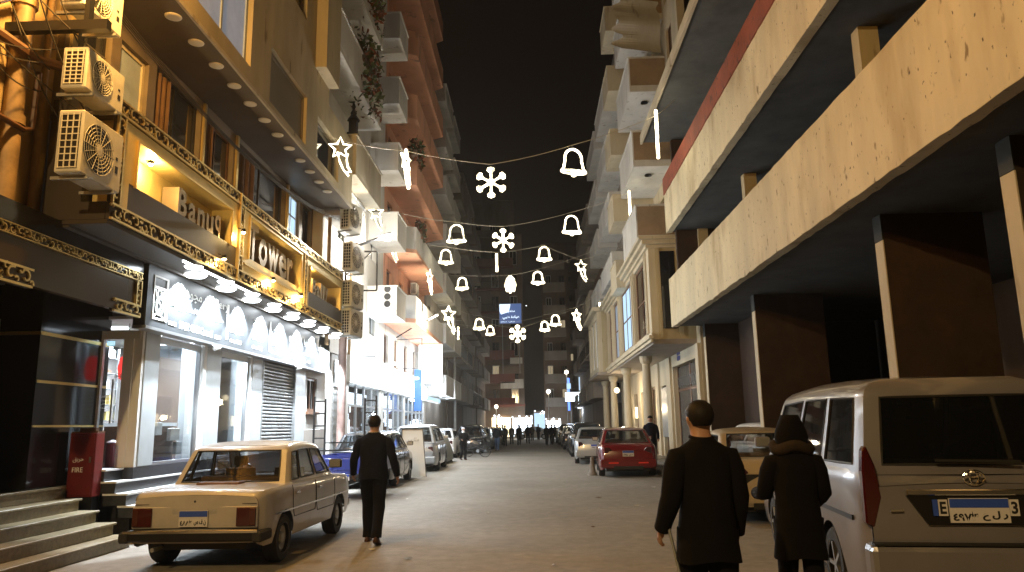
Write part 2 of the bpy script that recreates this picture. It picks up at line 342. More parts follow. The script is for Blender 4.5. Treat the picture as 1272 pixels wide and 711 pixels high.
def pavement(name, x0, x1, y0, y1, z, tw, tl, m_='paving'):
    q = struct(MB().box(x0, x1, y0, y1, -.05, z - .012).obj(name, 'dirt')); b = None; nx = int((x1 - x0) / tw); ny = int((y1 - y0) / tl)
    for i in range(nx):
        for j in range(ny):
            if b is None: b = MB().box(.008, (x1 - x0) / nx - .008, .008, (y1 - y0) / ny - .008, -.03, .012).obj('paving_slab', m_, q, loc=(x0, y0, z - .012)); c = b
            else: c = b.copy(); C.objects.link(c)
            c.location = (x0 + i * (x1 - x0) / nx, y0 + j * (y1 - y0) / ny, z - .012 + random.uniform(-.004, .004))
    return q
pavement('pavement_right', 4.1, 6.0, 23.6, 36, .14, .6, .6)
sheet('pavement_far_right', 4.6, 6.2, 36, 95, .14, 'paving')
for i in range(16): tag(MB().box(3.92, 4.09, 23.6 + i * .8 + .01, 24.39 + i * .8, -.02, .15).obj('kerb_stone', 'paving', bevel=.012), 'pale concrete kerb stone along the right pavement edge', 'kerb stone', 'kerb stones along the right pavement')
sheet('garage_floor', 5.0, 13, -4, 26.4, .05, 'concrete')
pavement('pavement_left', -6.3, -5.45, 16.8, 30, .12, .42, .6)
sheet('pavement_far_left', -6.4, -5.4, 30, 95, .12, 'paving')
# ------------------------------------------------ stairs in front of the dark entrance
st = thing('staircase', 'yellow stone steps leading up to the dark entrance at the lower left', 'staircase', (-6.5, 8, 0))
for i, x in enumerate((-5.8, -6.06, -6.33, -6.6, -6.88)):
    z = .17 * (i + 1); y1 = 10.9 + .005 * i
    MB().box(x - .42, x, 3 + .003 * i, y1, z - .17, z - .035).box(x - .42, x + .03, 3 - .02, y1 + .03, z - .033, z).obj('step', 'step_stone', st, bevel=.006).location = -V(st.location)
MB().box(-10, -6.95, 3, 12.1, .3, .85).obj('landing', 'step_stone', st).location = -V(st.location)
st = thing('staircase', 'black stone steps with pale nosings below the white lit shopfront', 'staircase', (-6.1, 13.5, 0))
for i, x in enumerate((-5.35, -5.6, -5.88, -6.12, -6.3, -6.48)):
    z = .177 * (i + 1); s_ = MB().box(x - .35, x, 11.3 - .002 * i, 16.6 + .002 * i, z - .177, z - .03).obj('step', 'black_step', st); s_.location = -V(st.location)
    MB().box(x - .36, x + .025, 11.28, 16.62, z - .028, z).obj('nosing', 'nosing', s_)
tag(MB().box(-5.75, -5.3, 11.32, 11.9, .0, .12).box(-5.34, -5.2, 11.0, 11.31, 0, .1).obj('kerb_block', 'paving', bevel=.02), 'short pale kerb block at the foot of the steps beside the cream car', 'kerb block')
# red cabinet
t = thing('fire_cabinet', 'red metal fire hose cabinet standing before the black granite pillar', 'cabinet', (-6.76, 11.2, .68))
MB().box(-.16, .24, -.12, .1, 0, .93).obj('case', 'red_metal', t, bevel=.01)
MB().box(-.14, .22, -.135, -.122, .03, .90).obj('door', 'red_metal', t, bevel=.004)
MB().box(.17, .195, -.15, -.136, .5, .58).obj('handle', 'steel', t)
for k, (s_, z) in enumerate((('حريق', .5), ('FIRE', .36))):
    text_mb(ar(s_) if k == 0 else s_, .1, lambda x, o, zz, z=z: (-.08 + x, -.137 - o, z + zz), .001, width=.16, height=.07).obj('lettering', 'white_paint', t)
MB().box(-.16, .24, -.1, .1, .93, .95).box(-.05, .2, -.08, 0, .95, 1.0).obj('top_tray', 'brownwood', t)
MB().box(-.18, .22, -.08, .08, -.68, 0).obj('stand', 'black_metal', t)
# ------------------------------------------------ left building 1
b1 = thing('apartment_building', 'cream building over the gold signs with soffit downlights, nearest on the left', 'building', (-8, 12, 0)); ZB = -V(b1.location)
def P(o, par=None):
    o.location = o.location + ZB; return o
TL = onleft(-5.25); TR = onleft(-6.4)
wins = [(9.7, 12.95, 8.42, 9.95), (14.0, 16.45, 8.22, 9.42), (17.35, 19.4, 8.28, 9.36)]
hi = [(a, b, z, z + 1.5) for z in (11.3, 14.4, 17.5) for a, b in ((9.8, 12.2), (13.8, 16.2))]
P(wall_holes(TL, 9.3, 20.95, 8.0, 10.05, .3, wins).obj('wall', 'cream_wall', b1))
P(wall_holes(TL, 9.3, 18.3, 10.05, 22, .3, hi).obj('wall', 'cream_wall', b1))
P(MB(TL).box(9.3, 20.95, -.0, .035, 8.0, 8.07).obj('edge_trim', 'cream', b1))
P(MB(TL).box(17.0, 18.25, .0, .28, 10.5, 22).obj('pilaster', 'cream_wall', b1))
for h in hi: P(window(TL, *h, b1, 'brownwood', 'window_dark', 2, 1, .12))
f = P(window(TL, *wins[0], b1, 'shutter_blue', 'lit_blind', 3, 1, .10, fw=.09))
f = P(window(TL, *wins[1], b1, 'taupe', 'taupe', 1, 1, .08, fw=.08)); f = P(window(TL, *wins[2], b1, 'taupe', 'window_dark', 1, 1, .12))
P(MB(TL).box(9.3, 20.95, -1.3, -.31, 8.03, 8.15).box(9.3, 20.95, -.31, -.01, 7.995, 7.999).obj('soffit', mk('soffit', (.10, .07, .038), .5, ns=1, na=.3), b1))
for i in range(12):
    y = 10.45 + i * .80
    o = MB().lathe([(0, 7.975), (.10, 7.975), (.125, 7.985), (.13, 8.0)], (0, 0, 0), 'z', 20).obj('downlight', 'downlight', b1, fixn=False); o.location = V((-5.5, y, 0)) + ZB; o.location.z += -.0
# recessed storey
rw = [(9.55, 10.4, 6.5, 7.85), (10.65, 11.5, 6.7, 7.75), (11.75, 13.5, 6.15, 7.9), (13.7, 15.1, 6.15, 7.8), (15.4, 18.5, 6.15, 7.9), (18.75, 19.75, 6.3, 7.9), (20.0, 20.8, 6.2, 7.9)]
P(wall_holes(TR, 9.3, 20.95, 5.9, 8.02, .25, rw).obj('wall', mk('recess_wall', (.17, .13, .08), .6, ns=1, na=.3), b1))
for i, h in enumerate(rw):
    if i == 5: f = P(window(TR, *h, b1, 'white_paint', 'lit_window', 2, 3, .08))
    elif i == 1: f = P(window(TR, *h, b1, 'cream', 'shutter_blue', 1, 1, .08))
    else: f = P(window(TR, *h, b1, 'brownwood' if i % 2 else 'black_metal', 'window_dark', 2, 1, .10))
cv = MB(TR)
for h in rw[2:5]:
    n = 22
    cv.grid(lambda u, v, h=h: (h[0] + .05 + (h[1] - h[0] - .1) * u, -.08 + .03 * sin(u * 60), h[2] + v), [k / n * .35 for k in range(n + 1)], [.05, h[3] - h[2] - .05])
cvo = P(cv.obj('curtain', 'curtain', b1, fixn=False)); cvo['kind'] = 'stuff'
P(MB(TR).box(9.4, 9.5, .0, .05, 6.1, 7.99).box(13.56, 13.64, 0, .05, 6.1, 7.99).box(15.2, 15.3, 0, .05, 6.1, 7.99).box(18.58, 18.68, 0, .06, 6.1, 7.99).obj('mullion', 'gold_trim', b1))
# near wall with pipes
P(wall_holes(onleft(-6.5), -2, 9.3, 4.36, 22, .3, [(7.6, 8.3, 9, 10)]).obj('wall', mk('near_wall', (.34, .25, .13), .75, ns=1.3, na=.3, bump=.3, bs=9, streak=1), b1))
P(MB().box(-6.5, -5.55, 9.08, 9.3, 8.0, 22).obj('wall', 'cream_wall', b1))
for y, r in ((7.95, .055), (8.5, .12), (9.0, .045)):
    P(MB().cyl((-6.42, y, 4.4), (-6.42, y, 15), r, n=12).cyl((-6.42, y, 5.4), (-6.42, y, 5.52), r * 1.25, n=12).cyl((-6.42, y, 7.0), (-6.42, y, 7.12), r * 1.25, n=12).obj('drain_pipe', 'pipe', b1, smooth=40))
P(MB().tube([(-6.3, 7.0, 5.35), (-6.3, 8.55, 5.35), (-6.3, 8.7, 5.42), (-6.3, 8.72, 6.2)], .04, 8).tube([(-6.3, 6.6, 6.3), (-6.25, 8.6, 6.32), (-5.9, 9.0, 6.32)], .07, 8).tube([(-6.3, 7.3, 6.2), (-6.2, 8.3, 7.1)], .045, 6).obj('pipe', 'brownwood', b1, smooth=40))
P(MB().box(-6.6, -5.2, 8.3, 8.4, 6.55, 6.68).box(-5.50, -5.44, 8.3, 8.4, 6.68, 8.4).obj('bracket_beam', 'black_metal', b1))
# cables
def hang(p0, p1, sag, n=14): return [tuple(V(p0).lerp(V(p1), i / n) + V((0, 0, -sag * 4 * (i / n) * (1 - i / n)))) for i in range(n + 1)]
cb = MB()
for k in range(9):
    a = (-6.2 + random.uniform(-.1, .5), 7.6 + random.uniform(-.8, .6), 5.9 + random.uniform(0, 1.6)); b = (-5.9 + random.uniform(-.3, .4), 8.7 + random.uniform(-.3, .6), 5.6 + random.uniform(0, 1.7)); cb.tube(hang(a, b, .12), .009, 4)
for k in range(4): cb.tube(hang((-5.55 - .08 * k, 8.9, 7.2 + .15 * k), (-5.5 - .15 * k, 20.5, 7.55 + .1 * k), .5), .008, 4)
tag(cb.obj('cables', 'cable', fixn=False), 'tangled dark cables strung over the air conditioners and gold signs', 'cables')
ac_unit('lowest air conditioner with visible round fan beside the gold signs', (-5.56, 8.78, 4.70), radians(90), wd=.88, ht=.80)
ac_unit('middle air conditioner above the one with the visible fan at upper left', (-5.60, 8.78, 5.80), radians(90), wd=.84, ht=.55)
ac_unit('topmost air conditioner cut by the photo edge under orange lamplight', (-5.66, 8.7, 6.88), radians(90), wd=.84, ht=.60)
# dark entrance under it
en = thing('granite_entrance', 'black granite entrance with gold stripes left of the lit shop', 'entrance', (-8, 10, 0)); ZE = -V(en.location)
def E_(o): o.location = o.location + ZE; return o
E_(MB().box(-7.6, -7.0, 10.3, 12.05, .851, 4.1).obj('pillar', 'granite', en))
E_(MB().box(-10, -7.6, 12.06, 12.3, .851, 4.1).box(-10.2, -10, 2, 12.3, .851, 4.1).obj('wall', 'granite', en))
E_(MB().box(-10.2, -6.12, 2, 11.3, 4.08, 4.34).obj('ceiling', 'granite', en))
E_(MB().box(-7.001, -6.985, 10.31, 12.04, 3.0, 3.05).box(-7.6, -6.985, 10.285, 10.299, 3.0, 3.05).box(-7.001, -6.987, 10.31, 12.04, 2.32, 2.36).box(-7.001, -6.987, 10.31, 12.04, 1.7, 1.73).obj('gold_stripe', 'gold_trim', en))
for x, y in ((-6.5, 9.2), (-6.5, 10.1), (-6.9, 10.7), (-6.5, 11.0), (-7.6, 9.6), (-8.4, 10.4)):
    o = MB().lathe([(0, 4.05), (.075, 4.052), (.09, 4.078)], (0, 0, 0), 'z', 14).obj('downlight', 'downlight', en, fixn=False); o.location = V((x, y, 0)) + ZE
E_(MB(onleft(-6.14)).box(6.5, 11.28, -.1, 0, 3.4, 4.05).obj('fascia', mk('fascia_brown', (.05, .035, .02), .2), en))
E_(MB().box(-9.9, -9.4, 11.9, 12.05, 2.6, 3.5).obj('blue_panel', mat('blue_panel', (.05, .1, .2), .4, emit=(.1, .3, .8), es=.12), en))
# lattice maker (pierced arabesque strip)
def scroll(cx, cz, R, a0, turn, flip, n=11):
    return [(cx + flip * (R * (1 - .78 * k / n)) * cos(a0 + turn * k / n), cz + (R * (1 - .78 * k / n)) * sin(a0 + turn * k / n)) for k in range(n + 1)]
def lattice(T, a0, a1, z0, z1, parent, vert=False, m_='gold_trim'):
    q = MB(T); L_, H = (z1 - z0, a1 - a0) if vert else (a1 - a0, z1 - z0)
    def pt(u, v): return (a0 + v, z0 + u) if vert else (a0 + u, z0 + v)
    n = max(1, int(round(L_ / (H * 1.05)))); u = L_ / n
    for i in range(n):
        fl = 1 if i % 2 else -1
        for s in ((u * .5, H * .5, H * .40, .3 + i, 4.6 * fl, 1), (u * .12, H * .78, H * .2, 1.1 * i, 3.7, fl), (u * .9, H * .25, H * .2, 2 + i, -3.7, fl)):
            pp = scroll(*s); pp = [(i * u + x, min(H, max(0, y))) for x, y in pp]
            P3 = [(pt(*p)[0], .018, pt(*p)[1]) for p in pp]
            for k in range(len(P3) - 1):
                (xa, _, za), (xb, _, zb) = P3[k], P3[k + 1]; d = V((xb - xa, 0, zb - za))
                if d.length < 1e-5: continue
                nn = V((-d.z, 0, d.x)).normalized() * H * .052 * (1.25 - .6 * k / len(P3))
                A = [(xa + nn.x, .03, za + nn.z), (xb + nn.x, .03, zb + nn.z), (xb - nn.x, .03, zb - nn.z), (xa - nn.x, .03, za - nn.z)]
                q.add(A + [(x, .004, z) for x, _, z in A], [(0, 1, 2, 3), (0, 4, 5, 1), (2, 6, 7, 3)])
    e = .03 * 1.0 if H > .15 else .012
    for v0 in (0, H - e):
        if vert: q.box(a0 + v0, a0 + v0 + e, .0, .034, z0, z1)
        else: q.box(a0, a1, .0, .034, z0 + v0, z0 + v0 + e)
    o = q.obj('lattice_border', m_, parent, fixn=False)
    b = MB(T).box(a0, a1, -.05, -.003, z0, z1).obj('backing', 'brown_panel', o); return o
E_(lattice(onleft(-6.14), 6.5, 11.28, 3.93, 4.07, en)); E_(lattice(onleft(-6.14), 11.12, 11.28, 3.55, 3.92, en, True)); E_(lattice(onleft(-6.14), 10.55, 11.28, 3.36, 3.56, en)); E_(lattice(onleft(-6.14), 6.5, 8.75, 3.36, 3.6, en))
# gold fascia sign
gs = thing('gold_sign_fascia', 'long gold framed fascia with raised name lettering above the white shop sign', 'sign', (-5.5, 15, 4.35)); ZG = -V(gs.location)
def G(o): o.location = o.location + ZG; return o
TG = onleft(-5.5)
for (a0, a1, o0, z0, z1) in ((9.2, 13.38, 4.92, 4.6, 5.82), (13.38, 17.68, 4.86, 4.6, 5.82), (17.68, 21.1, 4.92, 4.6, 5.82)):
    pass
G(MB(TG).box(9.2, 21.1, -.9, -.06, 4.36, 4.6).box(9.2, 21.1, -.9, -.06, 5.82, 6.05).box(9.2, 21.1, -.9, -.4, 4.6, 5.82).obj('casing', 'brown_panel', gs))
def segment(a0, a1, op, low):
    oa0, oa1, oz0, oz1 = op
    m = wall_holes(TG, a0, a1, 4.6, 5.82, .37, [op, (a0, a1, 4.6, oz0 - .0)] if low else [op]); G(m.obj('frame', 'gold', gs))
    if low:
        G(MB(TG).box(a0 + .2, a1, -.37, -.01, 4.6, oz0).obj('lower_panel', 'brown_panel', gs)); G(MB(TG).box(a0, a0 + .2, -.37, 0, 4.6, oz0).obj('frame', 'gold', gs))  # brown stands in for gold mirroring the dark street
    G(MB(TG).box(oa0, oa1, -.4, -.372, oz0, oz1).obj('panel', 'gold', gs))
    b = .03
    G(MB(TG).box(oa0 - b, oa0, .0, .03, oz0 - b, oz1 + b).box(oa1, oa1 + b, .0, .03, oz0 - b, oz1 + b).box(oa0, oa1, .0, .03, oz1, oz1 + b).obj('moulding', 'gold_trim', gs))
segment(9.4, 13.36, (9.75, 13.05, 4.98, 5.62), True); segment(13.62, 17.42, (13.95, 17.2, 4.92, 5.74), False); segment(17.68, 21.1, (17.95, 20.8, 4.98, 5.6), True)
G(MB(TG).box(13.7, 17.35, .0, .03, 4.74, 4.77).obj('moulding', 'gold_trim', gs))
G(MB(TG).box(13.36, 13.4, -.4, .05, 4.36, 6.05).obj('frame', 'gold_trim', gs))
for a in ((9.2, 21.1, 5.83, 6.05, 0), (9.2, 13.36, 4.36, 4.59, 0), (17.68, 21.1, 4.36, 4.59, 0), (13.41, 17.66, 4.36, 4.59, 0), (9.2, 9.39, 4.6, 5.82, 1), (13.41, 13.61, 4.6, 5.82, 1), (17.44, 17.66, 4.6, 5.82, 1)):
    G(lattice(TG, a[0], a[1], a[2], a[3], gs, bool(a[4])))
def sign_word(s, y0, z, hs, ws, gaps, dep=.27):
    y = y0
    for ch, h_, w_, g_ in zip(s, hs, ws, gaps):
        m = text_mb(ch, .5, lambda x, o, zz, y=y, z=z: (-5.86 + dep / 2 + o, y + x, z + zz), dep / 2, width=w_, height=h_, bold=.012)
        G(m.obj('letter', ['letter'], gs, fixn=False)); y += w_ + g_
sign_word('Banuq', 11.2, 5.0, (.46, .33, .33, .33, .42), (.30, .26, .27, .27, .24), (.07,) * 5)
sign_word('Tower', 14.15, 4.95, (.80, .60, .60, .58, .56), (.52, .48, .66, .48, .40), (.05,) * 5)
sign_word('Bally', 18.5, 5.0, (.42, .31, .44, .42, .40), (.3, .27, .14, .14, .28), (.08,) * 5)
# little flood lamps on the gold sign
for i, (y, z, o_, pw) in enumerate(((10.45, 5.60, -.18, 60), (13.35, 5.3, .12, 20), (15.1, 4.72, .10, 45), (17.0, 4.72, .10, 80), (18.2, 5.66, -.1, 35), (12.6, 4.62, .10, 14))):
    t = thing('flood_lamp', ['small warm lamp glowing at the left of the first gold word', 'small star bright lamp on the frame between the first two words', 'small warm lamp under the O of Tower', 'bright warm lamp under the end of the word Tower', 'small warm lamp on top of the third gold panel', 'faint lamp on the lattice below the first gold word'][i], 'lamp', (-5.5 + o_, y, z), 0, 'small lamps on the gold signs')
    MB().lathe([(.0, .05), (.035, .04), (.045, 0), (.04, -.03)], (0, 0, 0), 'z', 10).obj('housing', 'black_metal', t)
    MB().lathe([(0, -.06), (.028, -.05), (.035, -.03), (.03, 0)], (0, 0, 0), 'z', 10).obj('bulb', 'bulb', t); MB().bar((0, 0, .03), (-.12, 0, .06), .012).obj('arm', 'black_metal', t)
    lamp('POINT', (-5.5 + o_ + .02, y, z - .13), pw, (1, .66, .25), .04, parent=t)
# shop sign, spot lit
sg = thing('shop_sign', 'long grey shop sign with white Arabic lettering washed by spotlights', 'sign', (-6.1, 16.5, 3.25)); ZS = -V(sg.location)
def SG(o): o.location = o.location + ZS; return o
SG(MB().box(-6.3, -6.1, 11.42, 22.1, 3.27, 4.26).obj('board', 'sign_grey', sg)); SG(MB().box(-6.3, -6.075, 11.40, 22.12, 3.22, 3.268).obj('bottom_rail', 'steel', sg))
SG(MB().box(-6.12, -5.52, 9.2, 21.1, 4.3, 4.355).box(-6.12, -6.03, 9.22, 21.08, 4.262, 4.299).obj('canopy', 'brown_panel', sg))
TS = lambda y, z: (lambda x, o, zz: (-6.095 + o, y + x, z + zz))
def word(s, y, z, w_, h_): SG(text_mb(s, .3, TS(y, z), .004, width=w_, height=h_).obj('lettering', 'white_paint', sg, fixn=False))
lg = MB(onleft(-6.098)); a0, a1, z0, z1 = 11.6, 12.08, 3.40, 4.12          # logo panel
lg.box(a0, a1, 0, .012, z0, z0 + .03).box(a0, a1, 0, .012, z1 - .03, z1).box(a0, a0 + .03, 0, .012, z0 + .03, z1 - .03).box(a1 - .07, a1, 0, .012, z0 + .03, z1 - .03).box(a0 + .03, a1 - .07, 0, .0121, 3.90, 3.95)
for cx, cz, r in ((11.8, 3.62, .12), (11.78, 3.62, .06), (11.78, 3.83, .06)):
    lg.tube([(cx + r * cos(a), .006, cz + r * sin(a) * 1.15) for a in [2 * pi * k / 16 for k in range(16)]], .016, 4, True)
lg.tube([(11.64, .006, 3.88), (11.72, .006, 3.72), (11.86, .006, 3.76), (11.96, .006, 3.9)], .02, 4).tube([(11.64, .006, 3.44), (11.74, .006, 3.52), (11.9, .006, 3.46), (12.0, .006, 3.42)], .02, 4).tube([(11.98, .006, 3.9), (11.93, .006, 3.7), (12.0, .006, 3.5)], .016, 4)
SG(lg.obj('emblem', 'white_paint', sg, fixn=False))
word(ar('مجوهرات'), 12.2, 3.88, 1.15, .26); word(ar('حلواني العائلة'), 12.15, 3.64, 2.2, .15); word('Gallery', 13.5, 3.92, 1.1, .2)
word('1982', 12.55, 3.36, .36, .13); word('Gold Council', 12.98, 3.36, .9, .13)
SG(MB(onleft(-6.095)).box(12.15, 12.42, 0, .006, 3.38, 3.44).box(14.0, 14.25, 0, .006, 3.36, 3.42).obj('lettering', 'white_paint', sg))
for k, s_ in enumerate(('ذهب', 'فضة', 'ساعات', 'خواتم', 'هدايا', 'عطور')):
    y = 14.7 + k * 1.22; s_ = ''.join(c if c in ARF or c == ' ' else {'ذ': 'د', 'ض': 'ص'}.get(c, c) for c in s_)
    word(ar(s_), y, 3.8, .7, .2); word(ar('منتجات'), y, 3.55, .65, .1); word('since 1982', y, 3.37, .6, .08)
    if k in (0, 2): SG(MB(onleft(-6.095)).box(y - .2, y - .1, 0, .006, 3.4, 4.1).obj('divider', 'white_paint', sg))
for i in range(8):
    y = 12.5 + i * 1.3; z = 4.27
    o = SG(MB().lathe([(0, z - .02), (.15, z - .02), (.19, z + .02)], (-5.84, y, 0), 'z', 18).obj('spotlight', 'spot_disc', sg, fixn=False))
    lamp('SPOT', (-5.80, y, z - .05), 1300, COOL, .05, (-6.12, y, 3.62), 92, .10, parent=sg)
    lamp('SPOT', (-5.60, y - .6, 4.27), 420, COOL, .06, (-5.75, y - .6, 0), 120, .5, parent=sg)
    o = SG(MB().lathe([(0, 4.27), (.12, 4.27), (.15, 4.30)], (-5.60, y - .6, 0), 'z', 16).obj('spotlight', 'spot_disc', sg, fixn=False))
SG(MB().box(-5.56, -5.53, 11.4, 14.6, 4.272, 4.30).obj('light_strip', 'strip', sg))
# ------------------------------------------------ shopfront
sh = thing('shopfront', 'grey clad shopfront with glass windows and roller shutter under the lit sign', 'shopfront', (-6.6, 17, 0)); ZH = -V(sh.location)
def H(o): o.location = o.location + ZH; return o
T3 = onleft(-6.3)
H(MB(T3).box(11.88, 12.36, -.06, 0, 1.07, 3.24).obj('pilaster', 'grey_panel', sh, bevel=.01))
for a0, a1 in ((14.18, 14.86), (16.55, 17.2), (19.66, 20.5)): H(MB(T3).box(a0, a1, -.5, 0, 1.07, 3.24).obj('pilaster', 'grey_panel', sh, bevel=.01))
H(MB(T3).box(11.78, 22.5, -.5, -.005, 0, 1.065).obj('plinth', 'black_step', sh)); H(MB(T3).box(20.5, 22.5, -.4, 0, 1.066, 1.6).obj('wall', 'grey_wall', sh))
H(wall_holes(T3, 20.505, 22.5, 1.605, 3.24, .4, [(20.65, 21.6, 2.1, 3.05)]).obj('wall', 'white_wall', sh)); H(window(T3, 20.65, 21.6, 2.1, 3.05, sh, 'brownwood', 'window_dark', 2, 1, .05, fw=.08, sill='brownwood'))
for a0, a1 in ((12.37, 14.0), (14.87, 16.38)):
    f = H(MB(T3).box(a0, a0 + .04, -.12, -.04, 1.07, 3.22).box(a1 - .04, a1, -.12, -.04, 1.07, 3.22).box(a0 + .04, a1 - .04, -.12, -.04, 3.1, 3.22).box(a0 + .04, a1 - .04, -.12, -.04, 1.07, 1.12).obj('window', 'steel', sh))
    MB(T3).box(a0 + .03, a1 - .03, -.09, -.08, 1.1, 3.12).obj('pane', 'shop_glass', f)
H(MB(T3).box(14.02, 14.16, -.3, .01, 1.07, 3.23).box(16.4, 16.5, -.3, .01, 1.07, 3.23).obj('frame', 'white_paint', sh))
n_s = 26
sb = H(MB(T3).box(17.21, 17.26, -.14, .01, 1.07, 3.23).box(19.6, 19.65, -.14, .01, 1.07, 3.23).obj('shutter_rail', 'galv', sh))
q = None
for i in range(n_s):
    h_ = 2.15 / n_s
    if q is None: q = MB(T3).add([(17.25, -.08, 0), (19.61, -.08, 0), (19.61, -.05, .012), (17.25, -.05, .012), (17.25, -.05, h_ * .5), (19.61, -.05, h_ * .5), (19.61, -.085, h_ * .96), (17.25, -.085, h_ * .96)], [(0, 1, 2, 3), (3, 2, 5, 4), (4, 5, 6, 7)]).obj('slat', 'galv', sh, fixn=False); c = q
    else: c = q.copy(); C.objects.link(c)
    c.location = ZH + V((0, 0, 1.08 + i * h_))
# glass door facing the viewer
H(MB().box(-7.0, -6.36, 11.80, 11.86, 3.1, 3.24).box(-7.0, -6.96, 11.80, 11.86, .9, 3.1).box(-6.62, -6.46, 11.79, 11.87, .9, 3.1).box(-6.46, -6.32, 11.81, 11.9, .9, 3.24).obj('door_frame', 'white_paint', sh))
dr = H(MB().box(-6.96, -6.62, 11.82, 11.84, .95, 3.1).obj('glass_door', 'shop_glass', sh)); MB().cyl((-6.72, 11.74, 1.75), (-6.72, 11.74, 2.45), .014).bar((-6.72, 11.75, 1.8), (-6.72, 11.82, 1.8), .01).bar((-6.72, 11.75, 2.4), (-6.72, 11.82, 2.4), .01).obj('handle', 'steel', dr)
MB().tube([(-6.69 + .05 * cos(a), 11.815, 2.5 + .05 * sin(a)) for a in [k * pi / 6 for k in range(12)]], .006, 4, True).box(-6.73, -6.65, 11.811, 11.816, 2.495, 2.505).obj('door_emblem', 'white_paint', dr)
for k in range(4): text_mb(ar(['مواعيد العمل', 'السبت', 'من حتى', 'الجمعة'][k].replace('ى', 'ي')), .05, lambda x, o, z, k=k: (-6.94 + x, 11.815 - o, 2.16 - k * .06 + z), .001, width=.16, height=.035).obj('lettering', 'white_paint', dr, fixn=False)
H(MB().box(-6.9, -6.78, 11.8, 11.815, 3.0, 3.07).obj('lit_notice', mat('lit_notice', (.4, .6, .7), .5, emit=(.5, .85, 1), es=.9), sh))
# interior
it = H(MB().box(-9.2, -9.1, 12, 16.6, 1.0, 3.5).box(-9.2, -6.4, 16.61, 16.7, 1.0, 3.5).box(-9.2, -7.08, 11.95, 12.0, 1.0, 3.5).obj('inner_wall', mk('inner_wall', (.26, .23, .21), .6, ns=1, na=.2), sh))
H(MB().box(-9.2, -6.4, 11.95, 16.6, 3.45, 3.5).obj('inner_ceiling', 'white_wall', sh)); H(MB().box(-9.2, -6.35, 11.9, 16.6, .98, 1.03).obj('inner_floor', 'grey_panel', sh))
for y in (12.8, 14.0, 15.4):
    H(MB().box(-8.0, -7.2, y, y + .14, 3.42, 3.449).obj('ceiling_light', 'strip', sh))
lamp('AREA', (-7.7, 14.2, 3.38), 950, COOL, 1.6, (-7.7, 14.2, 0), parent=sh)
t = thing('shelf_rack', 'open shelf rack with thin bright shelves inside the left shop window', 'shelf', (-8.4, 13.6, 1.03))
for k in range(6): MB().box(-.2, .2, -.9, .9, .5 + k * .3, .52 + k * .3).obj('shelf', 'steel', t)
MB().box(-.2, -.17, -.9, -.87, 0, 2.2).box(.17, .2, -.9, -.87, 0, 2.2).box(-.2, -.17, .87, .9, 0, 2.2).box(.17, .2, .87, .9, 0, 2.2).obj('post', 'steel', t)
gq = MB(); rg_ = random.Random(5)
for k in range(6):
    y = -.85
    while y < .8: w_ = rg_.uniform(.05, .16); h_ = rg_.uniform(.06, .22); gq.box(-.12, rg_.uniform(.02, .15), y, y + w_, .521 + k * .3, .521 + k * .3 + h_, rg_.randint(0, 3)); y += w_ + rg_.uniform(.01, .08)
gq.obj('goods', ['white_paint', 'brownwood', 'gold', 'white_wall'], t)['kind'] = 'stuff'
t = thing('table_lamp', 'white shaded lamp glowing on the display counter in the shop window', 'lamp', (-6.9, 13.0, 1.78))
MB().lathe([(.07, .0), (.08, .02), (.015, .04), (.015, .18)], n=12).obj('stand', 'steel', t); MB().lathe([(.20, .16), (.10, .42)], n=16).obj('lamp_shade', mat('shade', (.8, .8, .78), .6, emit=(1, .97, .9), es=.8), t, fixn=False)
t = thing('display_counter', 'white topped display counter in the left shop window', 'counter', (-7.0, 13.2, 1.03))
MB().box(-.3, .3, -.7, .75, .68, .74).obj('counter_top', mat('ctop', (.8, .85, .88), .3, emit=(.9, .97, 1), es=.5), t); MB().box(-.27, .27, -.65, .7, 0, .68).obj('cabinet', 'brownwood', t)
for i, (y, z, w_) in enumerate(((12.95, 1.55, .22), (13.5, 1.45, .34), (13.75, 1.2, .2))):
    tag(MB().box(-6.66, -6.58, y, y + w_, z, z + .22).obj('gift_box', ['white_paint', 'white_wall', 'galv'][i], bevel=.008), ['pale square box hung in the left shop window', 'wider pale box beside the square one in shop window', 'small grey box low in the left shop window'][i], 'box')
t = thing('red_lantern', 'red lit lantern hanging behind the glass shop door', 'lantern', (-6.72, 12.1, 2.45)); MB().lathe([(.02, .42), (.1, .38), (.13, .2), (.1, .02), (.02, 0)], n=14).obj('shade', 'lit_red', t); MB().cyl((0, 0, .42), (0, 0, .95), .006, n=5).obj('cord', 'cable', t)
tag(MB().lathe([(0, .98), (.085, .98), (.095, 1.0), (.095, 1.45), (.05, 1.48), (0, 1.49)], (-6.82, 12.05, 0), n=14).obj('red_bin', 'red_metal'), 'small red bin standing inside the glass door', 'bin')
t = thing('mannequin', 'dark draped dress form in the second shop window', 'mannequin', (-6.85, 15.3, 1.03)); MB().lathe([(.16, .5), (.13, .9), (.10, 1.1), (.15, 1.35), (.14, 1.5), (.05, 1.58), (.04, 1.66)], n=12).obj('torso', 'brownwood', t, smooth=60); MB().cyl((0, 0, 0), (0, 0, .5), .015).lathe([(.16, 0), (.16, .02)], n=12).obj('stand', 'steel', t)
tag(MB().box(-8.2, -6.9, 16.0, 16.1, 1.03, 3.2).obj('tall_panel', mk('disp', (.06, .04, .03), .4)), 'tall dark display panel standing in the second shop window', 'panel')
# security camera under the sign
for i, y in enumerate((13.9, 18.9)):
    t = thing('security_camera', ['small white security camera under the sign by first pilaster', 'small security camera under the sign over the shutter'][i], 'camera', (-6.0, y, 3.16), 0, 'security cameras under the shop sign')
    MB().tube([(-.1, 0, .05), (0, 0, .03), (.02, 0, 0)], .012, 6).obj('bracket', 'white_paint', t); MB().cyl((0, -.1, -.03), (.03, .06, .0), .035, n=10).obj('body', 'white_paint', t)
